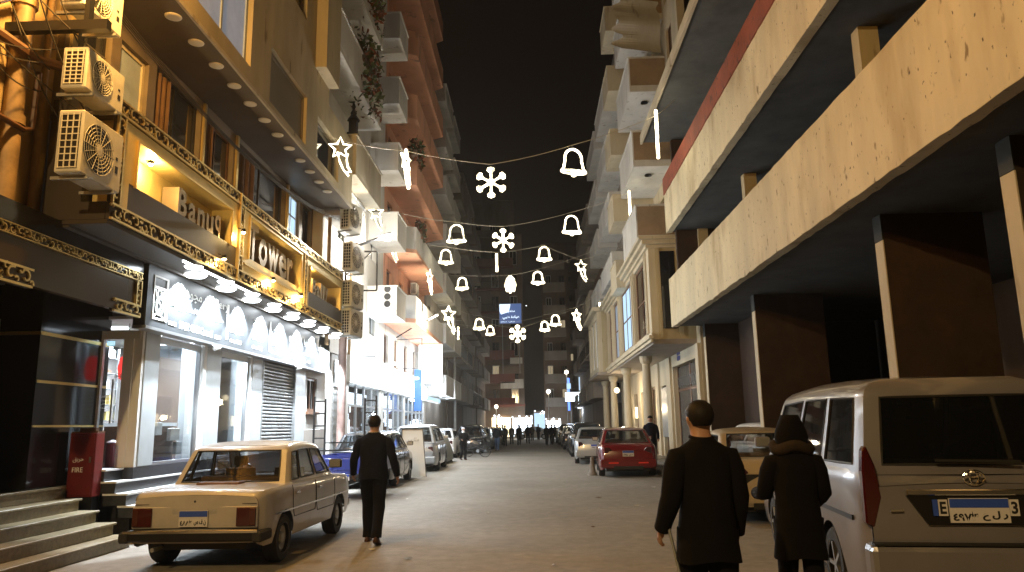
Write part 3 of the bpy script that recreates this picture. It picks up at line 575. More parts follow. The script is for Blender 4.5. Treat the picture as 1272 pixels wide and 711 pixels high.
# ------------------------------------------------ pole + arms at the building joint
t = thing('lamp_post', 'pinkish brown post rising past the end of the shopfront', 'post', (-5.75, 22.3, 0)); MB().cyl((0, 0, 0), (0, 0, 4.4), .13, .12, 14).obj('shaft', mk('pinkpole', (.42, .30, .27), .6, ns=3, na=.3), t, smooth=40); MB().box(-.18, .18, -.18, .18, 0, .2).obj('base', 'concrete', t)
# ------------------------------------------------ left building 2 (white) and 3 (box balconies)
def rel(t):
    z = -V(t.location)
    def f(o): o.location = o.location + z; return o
    return f
def local(t):
    return rel(t)
b2 = thing('apartment_building', 'white building with plants hanging from its balconies beside the cream building', 'building', (-8, 24, 0)); B = rel(b2)
X2 = -6.1; T2 = onleft(X2)
wn = [(a, b, z, z + 1.5) for z in (5.1, 7.6, 9.6, 12.6, 15.7, 18.8) for a, b in ((22.6, 23.5), (24.6, 25.8))]
B(wall_holes(T2, 21.0, 27.0, 3.9, 27, .3, wn).obj('wall', 'white_wall', b2)); B(MB(T2).box(18.35, 20.99, -.3, 0, 10.1, 27).obj('wall', 'white_wall', b2))
for i, h in enumerate(wn): B(window(T2, *h, b2, 'white_paint' if i % 3 else 'brownwood', 'window_dark' if i != 1 else 'shutter_blue', 2, 1, .1, sill='white_paint' if i % 2 else None))
def bal(Bf, T, parent, *a, **k):
    o = balcony(T, *a[:4], parent, *a[4:], **k); return Bf(o)
for z, a0, a1, d in ((9.25, 20.97, 24.6, .95), (12.15, 18.6, 24.6, .95), (15.2, 18.6, 24.6, .95), (18.25, 18.6, 24.6, .95)): bal(B, T2, b2, a0, a1, z, d, 'cream' if z < 10 else 'white_wall', h=1.05)
bal(B, T2, b2, 20.98, 24.3, 8.0, .5, 'white_wall', h=.9)
# plants on the balcony
def plant(label, loc, w_, h_, n, cols=('leaf', 'leaf_red'), drop=.5, cat='plant'):
    t = thing('balcony_plant', label, cat, loc, 0, 'plants on the left balconies'); q = MB(); st_ = MB()
    for k in range(n):
        a = random.uniform(0, 2 * pi); r = random.random() ** .5; z = random.uniform(-drop, 1) * h_; c = V((r * cos(a) * w_ * .35, r * sin(a) * w_, z)); s = random.uniform(.07, .17)
        u = V((random.uniform(-1, 1), random.uniform(-1, 1), random.uniform(-1, 1))).normalized() * s; v = V((random.uniform(-1, 1), random.uniform(-1, 1), random.uniform(-1.2, .2))).normalized() * s * .6
        q.add([c - u, c + v, c + u, c - v], [(0, 1, 2, 3)], 0 if random.random() < .6 else 1)
    for k in range(12): y = random.uniform(-w_, w_) * .8; st_.tube([(0, y * .6, -h_ * drop * .6), (random.uniform(-.1, .2), y, 0), (random.uniform(-.1, .2), y * 1.2, h_ * random.uniform(.4, 1.2))], .012, 4)
    q.obj('foliage', list(cols), t, fixn=False); st_.obj('stem', 'brownwood', t); MB().box(-.14, .14, -w_ * .9, w_ * .9, -.25, .02).obj('planter', 'brown_wall', t, bevel=.01)
plant('dark spiky plant spilling over the second white balcony', (-5.25, 22.6, 13.3), 1.3, .9, 620, drop=1.6)
plant('reddish creeper hanging off the top white balcony', (-5.2, 22.9, 16.2), 1.1, .8, 420, cols=('leaf_red', 'leaf'), drop=1.4)
plant('small dark plant in the salmon building balcony', (-5.0, 31.5, 13.6), .9, .7, 260, drop=.6)
plant('bushy dark plant on a lower salmon balcony', (-5.05, 33.2, 10.4), .7, .6, 220, drop=.5)
# statue lantern on the balcony
t = thing('lantern', 'dark spired lantern standing on the cream balcony rail', 'lantern', (-5.3, 21.15, 10.36)); MB().box(-.16, .16, -.16, .16, 0, .08).box(-.12, .12, -.12, .12, .08, .5).obj('case', 'black_metal', t, bevel=.01)
MB().lathe([(.2, .5), (.08, .68), (.1, .74), (.03, .86), (.07, .95), (.02, 1.1), (0, 1.16)], n=8).obj('spire', 'black_metal', t)
t = thing('air_conditioner_stack', '', ''); bpy.data.objects.remove(t)
for i, z in enumerate((4.3, 5.15, 6.25, 7.5)):
    ac_unit(['lowest of the four stacked air conditioners at the end of the gold signs', 'second air conditioner up with a round fan beside the gold signs', 'third air conditioner up on a bracket beside the gold signs', 'top air conditioner of the stack under the cream facade corner'][i], (-5.35 if i < 3 else -5.45, 21.75, z), radians(78), wd=.85, ht=.78 if i in (0, 1) else .85)
B(MB().cyl((-5.95, 21.2, 4), (-5.95, 21.2, 10), .06, n=8).cyl((-6.0, 24.1, 4), (-6.0, 24.1, 20), .05, n=8).obj('drain_pipe', 'pipe', b2))
# street lamp on a bracket
t = thing('street_lamp', 'lit white street lamp on a black triangular wall bracket', 'lamp', (-6.0, 23.4, 7.0))
MB().tube([(0, 0, .35), (.6, .15, .62), (1.05, .25, .80)], .05, 6).bar((0, 0, .3), (1.0, .1, .3), .035).bar((1.0, .1, .3), (1.0, .1, -1.0), .035).bar((0, 0, -1.0), (1.0, .1, -1.0), .035).bar((0, 0, -.5), (.8, .1, .28), .03).bar((0, 0, .4), (0, 0, -1.2), .04).obj('bracket', 'black_metal', t)
MB().loft([[V((1.0 + .42 * k / 4 + 0, .25 + .12 * sin(a) * (1 if 0 < k < 4 else .5), .82 + .03 * k + .06 * cos(a))) for a in [2 * pi * j / 10 for j in range(10)]] for k in range(5)]).obj('lamp_head', 'galv', t, smooth=50)
MB().lathe([(0, .70), (.18, .72), (.24, .785)], (1.24, .25, .03), n=14).obj('lens', mat('lens', (.9, .9, .9), .4, emit=(.88, .93, 1), es=55), t, fixn=False)
lamp('POINT', (-6.0 + 1.24, 23.65, 7.0 + .60), 950, (.98, .92, .80), .12, parent=t)
# ground-floor shops under buildings 2-4
def shop(y0, y1, x, zt, label, sign_col, sign_txt, interior='lit_white', banner=None, power=160, col=COOL, reach=.9):
    t = thing('shopfront', label, 'shop', (x - .5, (y0 + y1) / 2, 0)); R_ = rel(t); T = onleft(x)
    R_(MB(T).box(y0, y0 + .35, -.5, 0, .12, 3.1).box(y1 - .35, y1, -.5, 0, .12, 3.1).obj('pillar', 'white_wall', t))
    R_(MB(T).box(y0, y1, -.5, .12, 3.1, zt).obj('sign_board', 'white_paint', t)); R_(MB(T).box(y0 + .1, y1 - .1, .121, .16, 3.2, zt - .1).obj('light_panel', sign_col, t))
    if sign_txt: R_(text_mb(sign_txt, .4, lambda a, o, z: (x + .165 + o, y0 + .5 + a, 3.35 + z), .01, width=(y1 - y0) * .6, height=(zt - 3.1) * .5).obj('lettering', 'blue_metal', t, fixn=False))
    R_(MB(T).box(y0 + .35, y1 - .35, -1.6, -1.55, .2, 3.1).obj('inner_wall', interior, t))
    R_(MB(T).box(y0 + .35, y1 - .35, -1.5, 0, .12, .2).obj('floor', 'paving', t)); m = MB(T)
    n = max(2, int((y1 - y0) / 1.3))
    for k in range(n + 1): a = y0 + .35 + (y1 - y0 - .7) * k / n; m.box(a - .04, a + .04, -.1, -.02, .12, 3.1)
    m.box(y0 + .35, y1 - .35, -.101, -.021, 2.35, 2.42); R_(m.obj('window_frame', 'steel', t)); q = MB(T)
    for k in range(n * 3): a = random.uniform(y0 + .5, y1 - .9); z = random.uniform(.3, 2.2); q.box(a, a + random.uniform(.15, .4), -1.5, -1.1, z, z + random.uniform(.15, .5))
    R_(q.obj('goods', 'brownwood', t)); R_(MB(T).box(y0 + .36, y1 - .36, -.065, -.055, .2, 3.08).obj('pane', 'glass', t))
    m = MB(T)
    for k in range(2): y = y0 + (y1 - y0) * (k + .5) / 2; R_(MB(T).box(y - .02, y + .02, .12, reach - .1, zt - .06, zt - .02).obj('lamp_bracket', 'galv', t))
    for k in range(2):
        y = y0 + (y1 - y0) * (k + .5) / 2; R_(MB().box(x + reach - .2, x + reach - .05, y - .12, y + .12, zt - .12, zt - .01).obj('flood_light', 'lit_sign', t)); lamp('POINT', (x + reach + .1, y, zt - .2), power, col, .15, parent=t)
    return t
t = thing('shop_wall', 'pale strip of wall with a grey half shutter next to the pinkish post', 'wall', (-6.2, 23, 0)); R_ = rel(t)
R_(MB(onleft(-6.15)).box(22.55, 24.2, -.3, 0, 0, 3.89).obj('panel', 'white_wall', t)); R_(MB(onleft(-6.15)).box(22.8, 23.9, .0, .05, 2.9, 3.7).obj('meter_box', 'galv', t)); 
q = MB(onleft(-6.15))
for k in range(22): q.box(22.8, 23.9, .01, .04 if k % 2 else .025, .15 + k * .12, .26 + k * .12)
tag(R_(q.obj('shutter', 'galv', t)), None)
shop(24.2, 29.8, -6.1, 4.1, 'dazzling white shop nearest beyond the pinkish post', 'lit_sign', ar('صيدلية'), power=340)
shop(30.0, 35.5, -6.1, 3.9, 'bright shop with a blue banner between the two white ones', 'lit_sign', '', power=200)
shop(35.7, 42.5, -6.2, 3.9, 'white lit shop with clothes by its door under the projecting light box', 'lit_white', ar('ملابس'), power=340)
shop(43.0, 49.5, -6.3, 3.5, 'dimmer bluish shop beyond the projecting light box', 'lit_window', '', 'lit_window', power=60)
tag(MB().box(-5.75, -5.4, 36.0, 36.1, 2.4, 4.4).obj('banner', mat('bannerb', (.03, .13, .5), .5, emit=(.05, .2, .6), es=.15), bevel=.01), 'upright blue banner beside the bright shops on the left', 'banner')
t = thing('light_box_sign', 'tall white glowing light box projecting over the left pavement', 'sign', (-5.5, 40, 3.9)); MB().box(-.66, .66, -.12, .12, 0, 2.15).obj('frame', 'steel', t, bevel=.01); MB().box(-.62, .62, -.135, -.121, .04, 2.11).obj('face', mat('face', (.9, .9, .9), .5, emit=(.9, 1, .98), es=1.6), t)
MB().tube([(-.2, -.14, 1.86), (-.1, -.14, 1.95), (.1, -.14, 1.95), (.2, -.14, 1.86)], .035, 6).obj('logo', mat('greenlogo', (.05, .6, .35), .5, emit=(.05, .8, .45), es=1.2), t); MB().bar((-.9, 0, .4), (-.66, 0, .4), .03).obj('bracket', 'steel', t); MB().bar((-.9, 0, 1.7), (-.66, 0, 1.7), .03).obj('bracket', 'steel', t)
lamp('AREA', (-5.5, 39.7, 4.9), 120, COOL, 1.2, (-5.0, 30, 1), parent=t)
b3 = thing('apartment_building', 'white building with small box balconies stacked above each other', 'building', (-8, 28.5, 0)); B = rel(b3)
wn = [(27.4, 28.4, z + .1, z + 1.6) for z in (5.0, 7.9, 10.8, 13.7, 16.6)]
B(wall_holes(T2, 27.01, 29.9, 3.9, 26, .3, wn).obj('wall', 'white_wall', b3))
for h in wn: B(window(T2, *h, b3, 'white_paint', 'window_dark', 2, 1, .1))
for z in (5.9, 8.75, 11.55, 14.3, 17.1, 20.0): bal(B, T2, b3, 27.05, 29.0, z, 1.10, 'white_wall', h=.9, th=.1)
g_ = MB()
for k in range(3): g_.lathe([(0, -.01), (.11, -.01), (.13, .01)], (-5.35, 27.04, 6.15 + .28 * k), 'y', 12)
B(g_.obj('round_vents', 'black_metal', b3, fixn=False))
# salmon building
b4 = thing('apartment_building', 'salmon building with deep balconies and orange undersides', 'building', (-8, 36, 0)); B = rel(b4); T4 = onleft(-6.3)
wn = [(a, a + 1.1, z + .1, z + 2.1) for z in (6.4, 9.5, 12.6, 15.7, 18.8, 21.9) for a in (31.6, 34.6, 37.6, 40.4)]
B(wall_holes(T4, 30.0, 43.0, 6.0, 27.5, .3, wn).obj('wall', 'salmon', b4)); lo = [(a, a + 1.0, 4.3, 5.6) for a in (31.2, 33.6, 36.2, 38.8, 41.2)]; B(wall_holes(T4, 30.0, 43.0, 3.5, 5.995, .3, lo).obj('wall', 'white_wall', b4))
for h in lo: B(window(T4, *h, b4, 'brownwood', 'window_dark', 2, 1, .1)); B(MB().box(-12, -6.6, 30.0, 30.3, 3.5, 27.5).obj('side_wall', 'salmon', b4))
for i, h in enumerate(wn): B(window(T4, *h, b4, 'brownwood', 'lit_dim' if i in (1, 6) else 'window_dark', 2, 1, .1))
for i, z in enumerate((6.2, 9.25, 12.35, 15.45, 18.55, 21.65, 24.7)):
    x1 = 1.35; m = MB(T4).prism([(30.4, 0), (31.3, x1), (41.0, x1), (41.9, 0)], z - .18, z, 'z')
    sb = B(m.obj('balcony', 'salmon', b4)); q = MB(T4); pts = [(30.4, 0), (31.3, x1), (41.0, x1), (41.9, 0)]
    for (p, r) in zip(pts[:-1], pts[1:]):
        d = V((r[0] - p[0], r[1] - p[1])).normalized(); nn = V((d.y, -d.x)) * .12
        q.add([(p[0], p[1], z - .01), (r[0], r[1], z - .01), (r[0] + nn.x, r[1] + nn.y, z - .01), (p[0] + nn.x, p[1] + nn.y, z - .01), (p[0], p[1], z + 1), (r[0], r[1], z + 1), (r[0] + nn.x, r[1] + nn.y, z + 1), (p[0] + nn.x, p[1] + nn.y, z + 1)], [(0, 3, 2, 1), (4, 5, 6, 7), (0, 1, 5, 4), (1, 2, 6, 5), (2, 3, 7, 6), (3, 0, 4, 7)])
    q.obj('parapet', 'white_wall' if i < 2 else 'salmon', sb)
ac_unit('air conditioner on the wall under the lowest salmon balcony', (-6.0, 37.5, 8.3), radians(90))
# second bracket with three round signs
lamp('POINT', (-4.3, 33.2, 6.2), 850, (1, .86, .66), .12)  # light added at the dim lamp head to brighten the salmon balconies
t = thing('street_lamp', 'second lamp head on a black bracket over the light box sign', 'lamp', (-6.1, 33.0, 5.2), 0); MB().tube([(0, 0, .4), (.8, .1, .9), (1.5, .2, 1.25)], .03, 6).bar((0, 0, .3), (1.15, .1, .35), .02).bar((1.15, .1, .35), (1.15, .1, -1.0), .02).bar((0, 0, -1.0), (1.15, .1, -1.0), .02).obj('bracket', 'black_metal', t)
MB().loft([[V((1.45 + .42 * k / 4, .2 + .12 * sin(a), 1.25 + .05 * k + .05 * cos(a))) for a in [2 * pi * j / 10 for j in range(10)]] for k in range(5)]).obj('lamp_head', 'galv', t, smooth=50)
# further left row
def block(label, T, mp, y0, y1, z0, z1, wallm, loc, floors, fh, bays, bald, balm, lit=(), side=None, railings=(), first=3.6, bw=None, shopm=None):
    t = thing('apartment_building', label, 'building', loc); R_ = rel(t); hs = []
    bw_ = (y1 - y0) / bays
    for k in range(floors):
        for j in range(bays): hs.append((y0 + bw_ * (j + .3), y0 + bw_ * (j + .3) + min(1.2, bw_ * .4), first + k * fh + .3, first + k * fh + 2.2))
    R_(wall_holes(T, y0, y1, z0, z1, .3, hs).obj('wall', wallm, t))
    for i, h in enumerate(hs): R_(window(T, *h, t, 'brownwood' if i % 2 else 'white_paint', 'lit_dim' if i in lit else 'window_dark', 2, 1, .12))
    if bald:
        for k in range(floors):
            for j in (range(0, bays - 1, 2) if bw is None else [0]):
                a = y0 + bw_ * (j + .1); R_(balcony(T, a, a + (bw_ * 1.7 if bw is None else bw), first + k * fh, bald, t, balm, h=.95, rail='black_metal' if (k in railings) else None))
    R_(MB(T).box(y0, y1, -.3, .12, z1, z1 + .35).obj('cornice', wallm, t))
    if side: R_(MB().box(*side).obj('side_wall', wallm, t))
    return t, R_
block('grey building with pale projecting balconies beyond the salmon one', onleft(-6.2), 0, 43.1, 53, 0, 26, 'grey_wall', (-8, 48, 0), 7, 3.05, 4, 1.15, 'white_wall', lit=(3,), side=(-14, -6.5, 43.1, 43.3, 20, 26))
block('dull brown building halfway down the left row', onleft(-6.1), 0, 53.1, 64, 0, 22, 'brown_wall', (-8, 58, 0), 6, 3.0, 4, 1.0, 'grey_wall', railings=(1, 3))
block('tall dark building at the far end of the left row', onleft(-6.0), 0, 64.1, 78, 0, 24, 'grey_wall', (-8, 71, 0), 6, 3.1, 5, .9, 'brown_wall', lit=(4, 11), railings=(0, 2))
block('last low building of the left row before the junction', onleft(-5.9), 0, 78.1, 92, 0, 14, 'brown_wall', (-8, 85, 0), 3, 3.2, 5, 0.8, 'grey_wall', lit=(2, 9))
t = thing('utility_pole', 'tall thin grey pole before the dark left buildings', 'pole', (-5.45, 52, 0)); MB().cyl((0, 0, 0), (0, 0, 9.5), .11, .07, 10).obj('shaft', 'galv', t, smooth=40); MB().box(-.5, .5, -.04, .04, 9.0, 9.08).obj('crossarm', 'galv', t)
# ------------------------------------------------ far end of the street
def front(label, x0, x1, y, z1, wallm, lit=(), floors=7, bays=3, balm='brown_wall', bald=1.1, fh=3.1, first=4.2, rl=()):
    t, R_ = block(label, onfront(y), 0, x0, x1, 0, z1, wallm, ((x0 + x1) / 2, y + 2, 0), floors, fh, bays, bald, balm, lit=lit, first=first, bw=(x1 - x0) * .8, railings=rl); return t, R_
ta, RA = front('reddish brown building with awnings closing the street on the left', -8.5, -1.1, 98, 27, 'brown_wall', lit=(4,), balm='red_wall', rl=(4, 5))
tb, RB = front('dark building with a red sign right of the street end gap', 1.5, 5.2, 100, 26, 'brown_wall', lit=(1, 2, 7), bays=2, balm='grey_wall')
tc, RC = front('pale building with lit upper windows behind the parked cars at right', 5.25, 11, 86, 17, 'grey_wall', lit=(0, 5), bays=3, floors=3, balm='white_wall', bald=1.0, rl=(1,))
front('very tall dark block looming behind the street end', -12, -2.5, 118, 38, 'grey_wall', floors=10, bays=4, lit=(22,)); front('tall dark block behind the right side of the street end', 2.4, 12, 116, 30, 'brown_wall', floors=8, bays=4, lit=(9, 18))
RA(MB(onfront(98)).box(-5.3, -1.0, 1.2, 1.9, 4.1, 4.35).obj('awning', 'red_wall', ta)); RA(MB(onfront(98)).box(-4.2, -1.2, 1.0, 1.1, 6.4, 7.6).obj('blind', 'white_wall', ta)); RA(MB(onfront(98)).box(-4.4, -1.2, 1.0, 1.2, 8.3, 9.3).obj('blind', 'brown_wall', ta)); RA(MB(onfront(98)).box(-2.9, -1.3, 1.1, 1.2, 9.6, 10.4).obj('sign_panel', 'white_wall', ta))
RC(MB(onfront(86)).box(5.3, 8.2, .2, .35, 5.5, 7.0).obj('lit_windows', 'lit_window', tc)); RC(MB(onfront(86)).box(5.3, 6.6, .2, .3, 2.4, 3.3).box(6.9, 7.7, .2, .3, 2.6, 3.3).obj('lit_windows', 'lit_dim', tc)); RC(MB(onfront(86)).box(5.25, 9, .15, .3, 4.0, 5.3).obj('sign_panel', 'white_wall', tc))
for i, (x0, x1, y, z0, z1, m_, lb) in enumerate(((-5.3, -2.9, 95, .3, 2.7, 'lit_warm', 'wide warm lit shop at the left of the street end'), (-2.7, -.2, 96, .3, 2.6, 'lit_white', 'white lit shop at the middle of the street end'), (0.1, 2.0, 110, .2, 3.4, 'lit_window', 'bluish lit shop in the gap at the street end'), (1.6, 3.5, 97, .3, 2.2, 'lit_white', 'small bright shop right of the street end gap'))):
    t = thing('shopfront', lb, 'shop', ((x0 + x1) / 2, y, 0)); R_ = rel(t); R_(MB().box(x0, x1, y + .4, y + .5, z0, z1).obj('inner_wall', m_, t)); R_(MB().box(x0 - .1, x0, y, y + .4, 0, z1).box(x1, x1 + .1, y, y + .4, 0, z1).box(x0, x1, y, y + .4, z1, z1 + .3).obj('frame', 'brown_wall', t))
    q = MB()
    for k in range(7): a = x0 + (x1 - x0) * random.random(); q.lathe([(0, -.12), (.12, 0), (0, .12)], (a, y - .05, z1 + random.uniform(-.1, .3)), n=8)
    R_(q.obj('bulb_row', 'lit_white', t)); lamp('POINT', ((x0 + x1) / 2, y - 1.2, 2.3), 160, WARM if i == 0 else COOL, .4, parent=t)
for i, (x, y, z, r, lb) in enumerate(((-4.6, 93, 4.0, .24, 'round white globe lamp before the warm lit shop'), (1.9, 92, 5.7, .27, 'bright globe street lamp in the middle of the street end'), (4.1, 90, 7.9, .25, 'higher globe lamp above the blue sign'))):
    t = thing('street_lamp', lb, 'lamp', (x, y, 0), 0, 'globe lamps at the street end'); MB().lathe([(0, z - r), (r * .7, z - r * .7), (r, z), (r * .7, z + r * .7), (0, z + r)], n=12).obj('globe', mat('globe%d' % i, (1, 1, 1), .5, emit=(1, .92, .75), es=6), t, smooth=80); MB().cyl((0, 0, 0), (0, 0, z - r), .07, .05, 8).obj('post', 'galv', t); lamp('POINT', (x, y - .4, z), 150, (1, .85, .6), .2, parent=t)
t = thing('hotel_sign', 'vertical blue neon sign with white boxes at the far right corner', 'sign', (4.0, 84, 3.2)); MB().box(-.12, .12, -.1, .1, 0, 3.6).obj('neon_tube', 'lit_blue', t); MB().box(-.4, 1.5, -.2, -.11, 1.0, 2.0).obj('light_panel', 'lit_sign', t, bevel=.01); MB().box(-.2, .25, -.2, -.11, 2.4, 3.0).obj('small_panel', 'lit_window', t); MB().cyl((.2, 0, -3.2), (.2, 0, 0), .06, n=8).obj('post', 'galv', t)
t = thing('light_box_sign', 'bright vertical shop light at the far right beyond the parked cars', 'sign', (5.7, 83, 0)); MB().box(-.8, .3, -.1, .1, 3.4, 3.9).box(-.1, .5, -.1, .1, .6, 3.39).obj('panel', 'lit_sign', t); MB().box(-.2, .6, .11, .2, 0, 3.9).obj('frame', 'galv', t); lamp('POINT', (5.4, 81.5, 3), 500, COOL, .4, parent=t)
# billboard
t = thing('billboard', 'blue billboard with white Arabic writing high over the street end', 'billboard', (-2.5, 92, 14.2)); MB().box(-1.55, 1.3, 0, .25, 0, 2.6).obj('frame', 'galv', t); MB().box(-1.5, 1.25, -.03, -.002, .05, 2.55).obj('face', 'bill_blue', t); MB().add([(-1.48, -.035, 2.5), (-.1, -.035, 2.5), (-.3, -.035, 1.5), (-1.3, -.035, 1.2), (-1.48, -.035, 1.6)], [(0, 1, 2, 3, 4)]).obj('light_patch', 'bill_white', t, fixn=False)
for s_, x, z, w_, h_ in (('مطعم', -.35, 1.35, .8, .42), ('عيادة طبي', -1.1, .55, 2.1, .5), ('شارع سعد', -1.4, .15, 1.8, .2)): text_mb(ar(s_), .4, lambda a, o, zz, x=x, z=z: (x + a, -.04 - o, z + zz), .004, width=w_, height=h_, bold=.01).obj('lettering', 'bill_white', t, fixn=False)
MB().box(-1.2, -1.1, .02, .2, -6.2, 0).box(.9, 1.0, .02, .2, -6.2, 0).obj('support', 'galv', t); MB().lathe([(0, 0), (.1, .05), (0, .1)], (1.9, 0, 2.2), n=6).obj('beacon', 'lit_white', t)
# ------------------------------------------------ right concrete building
c1 = thing('concrete_building', 'unfinished concrete building with two pale bands on the right', 'building', (7, 11, 0)); B = rel(c1); XR = 5.0
for z0, z1 in ((4.97, 6.72), (8.44, 9.88)):
    rr_ = random.Random(int(z0)); m_ = MB(); n_ = 120; rg = []
    for i in range(n_ + 1):
        y = -4 + 30.4 * i / n_; a, b, c, d = [rr_.uniform(-.012, .012) for _ in range(4)]; a -= .03 * (rr_.random() < .06); b += 0 
        rg.append([(XR + .22, y, z0 + c), (XR + .012, y, z0 + a), (XR + rr_.uniform(0, .006), y, z0 + a + .02), (XR + rr_.uniform(-.004, .01), y, (z0 + z1) / 2 + rr_.uniform(-.1, .1)), (XR + rr_.uniform(0, .006), y, z1 + b - .02), (XR + .015, y, z1 + (b if z0 < 6 else -.005)), (XR + .22, y, z1 + (d if z0 < 6 else -.005))])
    m_.loft(rg); B(m_.obj('band', 'band', c1, smooth=40))
B(MB().box(XR - .02, XR + .24, -4, 26.42, 9.882, 10.5).obj('coping', 'red_paint', c1))
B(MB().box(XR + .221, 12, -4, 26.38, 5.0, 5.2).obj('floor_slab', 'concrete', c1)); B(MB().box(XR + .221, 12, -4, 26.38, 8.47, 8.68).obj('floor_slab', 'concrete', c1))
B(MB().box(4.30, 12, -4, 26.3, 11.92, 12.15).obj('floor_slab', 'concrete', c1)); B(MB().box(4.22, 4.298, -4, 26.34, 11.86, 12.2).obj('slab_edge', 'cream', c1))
fins = [(1.0, 5.9, 7.8), (5.0, 5.9, 7.8), (8.75, 5.9, 7.7), (12.2, 5.9, 7.6), (20.0, 6.05, 7.9), (25.9, 6.05, 8.0)]
for y, xa, xb in fins:
    f = B(MB().box(xa + .02, xb, y, y + .26, .05, 4.998).obj('fin_wall', 'shaded_brick_plaster', c1))
    B(MB().box(xa, xa + .019, y - .01, y + .27, .05, 4.55).obj('fin_edge', 'cream', c1)); B(MB().box(xa - .001, xa + .018, y - .01, y + .27, 4.56, 4.995).obj('fin_head', 'fin_head_shade', c1))
    B(MB().box(xa, xa + .35, y + .02, y + .3, 5.21, 8.46).obj('column', 'cream_wall', c1)); B(MB().box(xa, xa + .35, y + .02, y + .3, 8.69, 11.9).obj('column', 'cream_wall', c1))
    B(MB().box(10.2, 10.6, y + .8, y + 1.2, .05, 4.998).obj('column', 'cream_wall', c1))
B(MB().box(12, 12.2, -4, 26.4, .0, 11.9).obj('back_wall', 'brown_wall', c1)); B(MB().box(5.3, 12, 26.05, 26.25, 5.22, 8.45).box(7.9, 12, 26.05, 26.25, .05, 4.99).box(5.3, 12, 26.05, 26.25, 8.7, 11.9).obj('end_wall', 'shaded_brick_plaster', c1))
B(MB().box(7.2, 7.25, 20.6, 25.8, .05, 4.99).obj('partition', 'shaded_brick_plaster', c1))
# ------------------------------------------------ right classical building
r2 = thing('mansion', 'cream classical building with projecting bay and iron gate beyond the concrete one', 'building', (8, 36, 0)); B = rel(r2); X6 = 6.0; T6 = onright(X6)
hs = [(27.0, 32.0, .14, 3.95), (33.6, 34.9, .14, 3.3), (36.5, 38.7, .14, 3.4), (40.3, 41.8, .6, 3.3), (43.2, 44.6, .6, 3.3), (46, 47.4, .6, 3.3), (48.6, 49.6, .6, 3.3)]
B(wall_holes(T6, 26.42, 51, 0, 8.3, .35, hs).obj('wall', 'cream', r2)); 
for pa, pb, po in ((26.45, 26.95, .12), (32.2, 33.2, .1), (35.3, 36.2, .1)): B(MB(T6).box(pa, pb, .0, po, .14, 4.4).obj('pilaster', 'cream', r2))
gt = B(MB(T6).box(27.0, 27.15, -.3, -.2, .14, 3.95).box(31.85, 32.0, -.3, -.2, .14, 3.95).box(29.4, 29.6, -.3, -.2, .14, 3.95).box(27.15, 29.4, -.3, -.2, 2.9, 3.0).box(29.6, 31.85, -.3, -.2, 2.9, 3.0).obj('gate', 'brownwood', r2))
q = MB(T6)
for k in range(24): a = 27.25 + k * .2; q.box(a, a + .035, -.24, -.21, .14, 3.9)
for k in range(12): q.tube([(27.4 + k * .4 + .14 * cos(b), -.19, 3.3 + .2 * sin(b)) for b in [2 * pi * j / 10 for j in range(10)]], .02, 4, True)
q.obj('ironwork', 'galv', gt); MB(T6).box(27.1, 31.9, -.34, -.31, .14, 3.9).obj('backing', 'window_dark', gt)
for h in hs[1:]: B(window(T6, *h, r2, 'brownwood', 'lit_warm' if h[0] in (40.3,) else 'window_dark', 2, 2, .15, fw=.1))
B(MB(T6).box(33.3, 35.0, .0, .04, 1.0, 3.2).obj('poster_board', 'galv', r2))
for k in range(2): B(MB(T6).box(30.2, 30.75, .0, .03, 4.12 + .22 * k, 4.3 + .22 * k).obj('house_number_plate', 'blue_metal', r2))
for k in range(2): pass
X4 = 4.4; TB = onright(X4); bw = [(28.0, 31.1, 4.95, 7.85), (31.9, 36.2, 4.95, 7.85), (37.0, 39.6, 4.95, 7.85), (40.3, 42.2, 4.95, 7.85)]
B(wall_holes(TB, 27.0, 43.0, 4.62, 8.2, .25, bw).obj('bay_wall', 'cream', r2))
B(MB().box(X4 + .25, X6 - .001, 27.0, 27.25, 4.62, 8.2).obj('bay_side', 'cream_wall', r2)); B(MB().box(X4 + .42, X4 + .95, 26.96, 26.999, 5.0, 7.9).obj('side_window', 'window_dark', r2)); B(MB().box(X4 + .3, X4 + .4, 26.95, 26.999, 4.7, 8.1).box(X4 + 1.0, X4 + 1.15, 26.95, 26.999, 4.7, 8.1).obj('side_pilaster', 'cream_wall', r2))
B(MB().box(X4 + .02, X6 - .001, 26.98, 43, 4.44, 4.615).obj('bay_floor', 'grey_wall', r2))
for k, (p, z) in enumerate(((.08, 4.62), (.16, 4.74), (.05, 4.86))): B(MB(TB).box(26.9 - p, 43.1, .001 + .002 * k, p, z - .11, z).obj('ledge', 'cream', r2))
for k, (p, z0, z1) in enumerate(((.10, 8.02, 8.14), (.25, 8.14, 8.30), (.38, 8.30, 8.42))): B(MB().box(X4 - p, X6, 27.0 - p, 43.2, z0, z1).obj('cornice', 'cream', r2))
for i, h in enumerate(bw):
    f = B(window(TB, *h, r2, 'brownwood', ['window_dark', 'lit_window', 'shutter_blue', 'window_dark'][i], 3 if i == 1 else 2, 2, .1, fw=.10)); MB(TB).box(h[0] - .18, h[0] - .05, .0, .06, 4.9, 7.95).box(h[1] + .05, h[1] + .18, .0, .06, 4.9, 7.95).obj('surround', 'cream', f)
B(MB(TB).box(27.6, 27.75, .0, .05, 4.9, 8.0).obj('surround', 'cream', r2))
bay2 = [(44.4, 46.0, 4.95, 7.85), (46.6, 48.2, 4.95, 7.85), (48.6, 50, 4.95, 7.85)]; TB2 = onright(3.9)
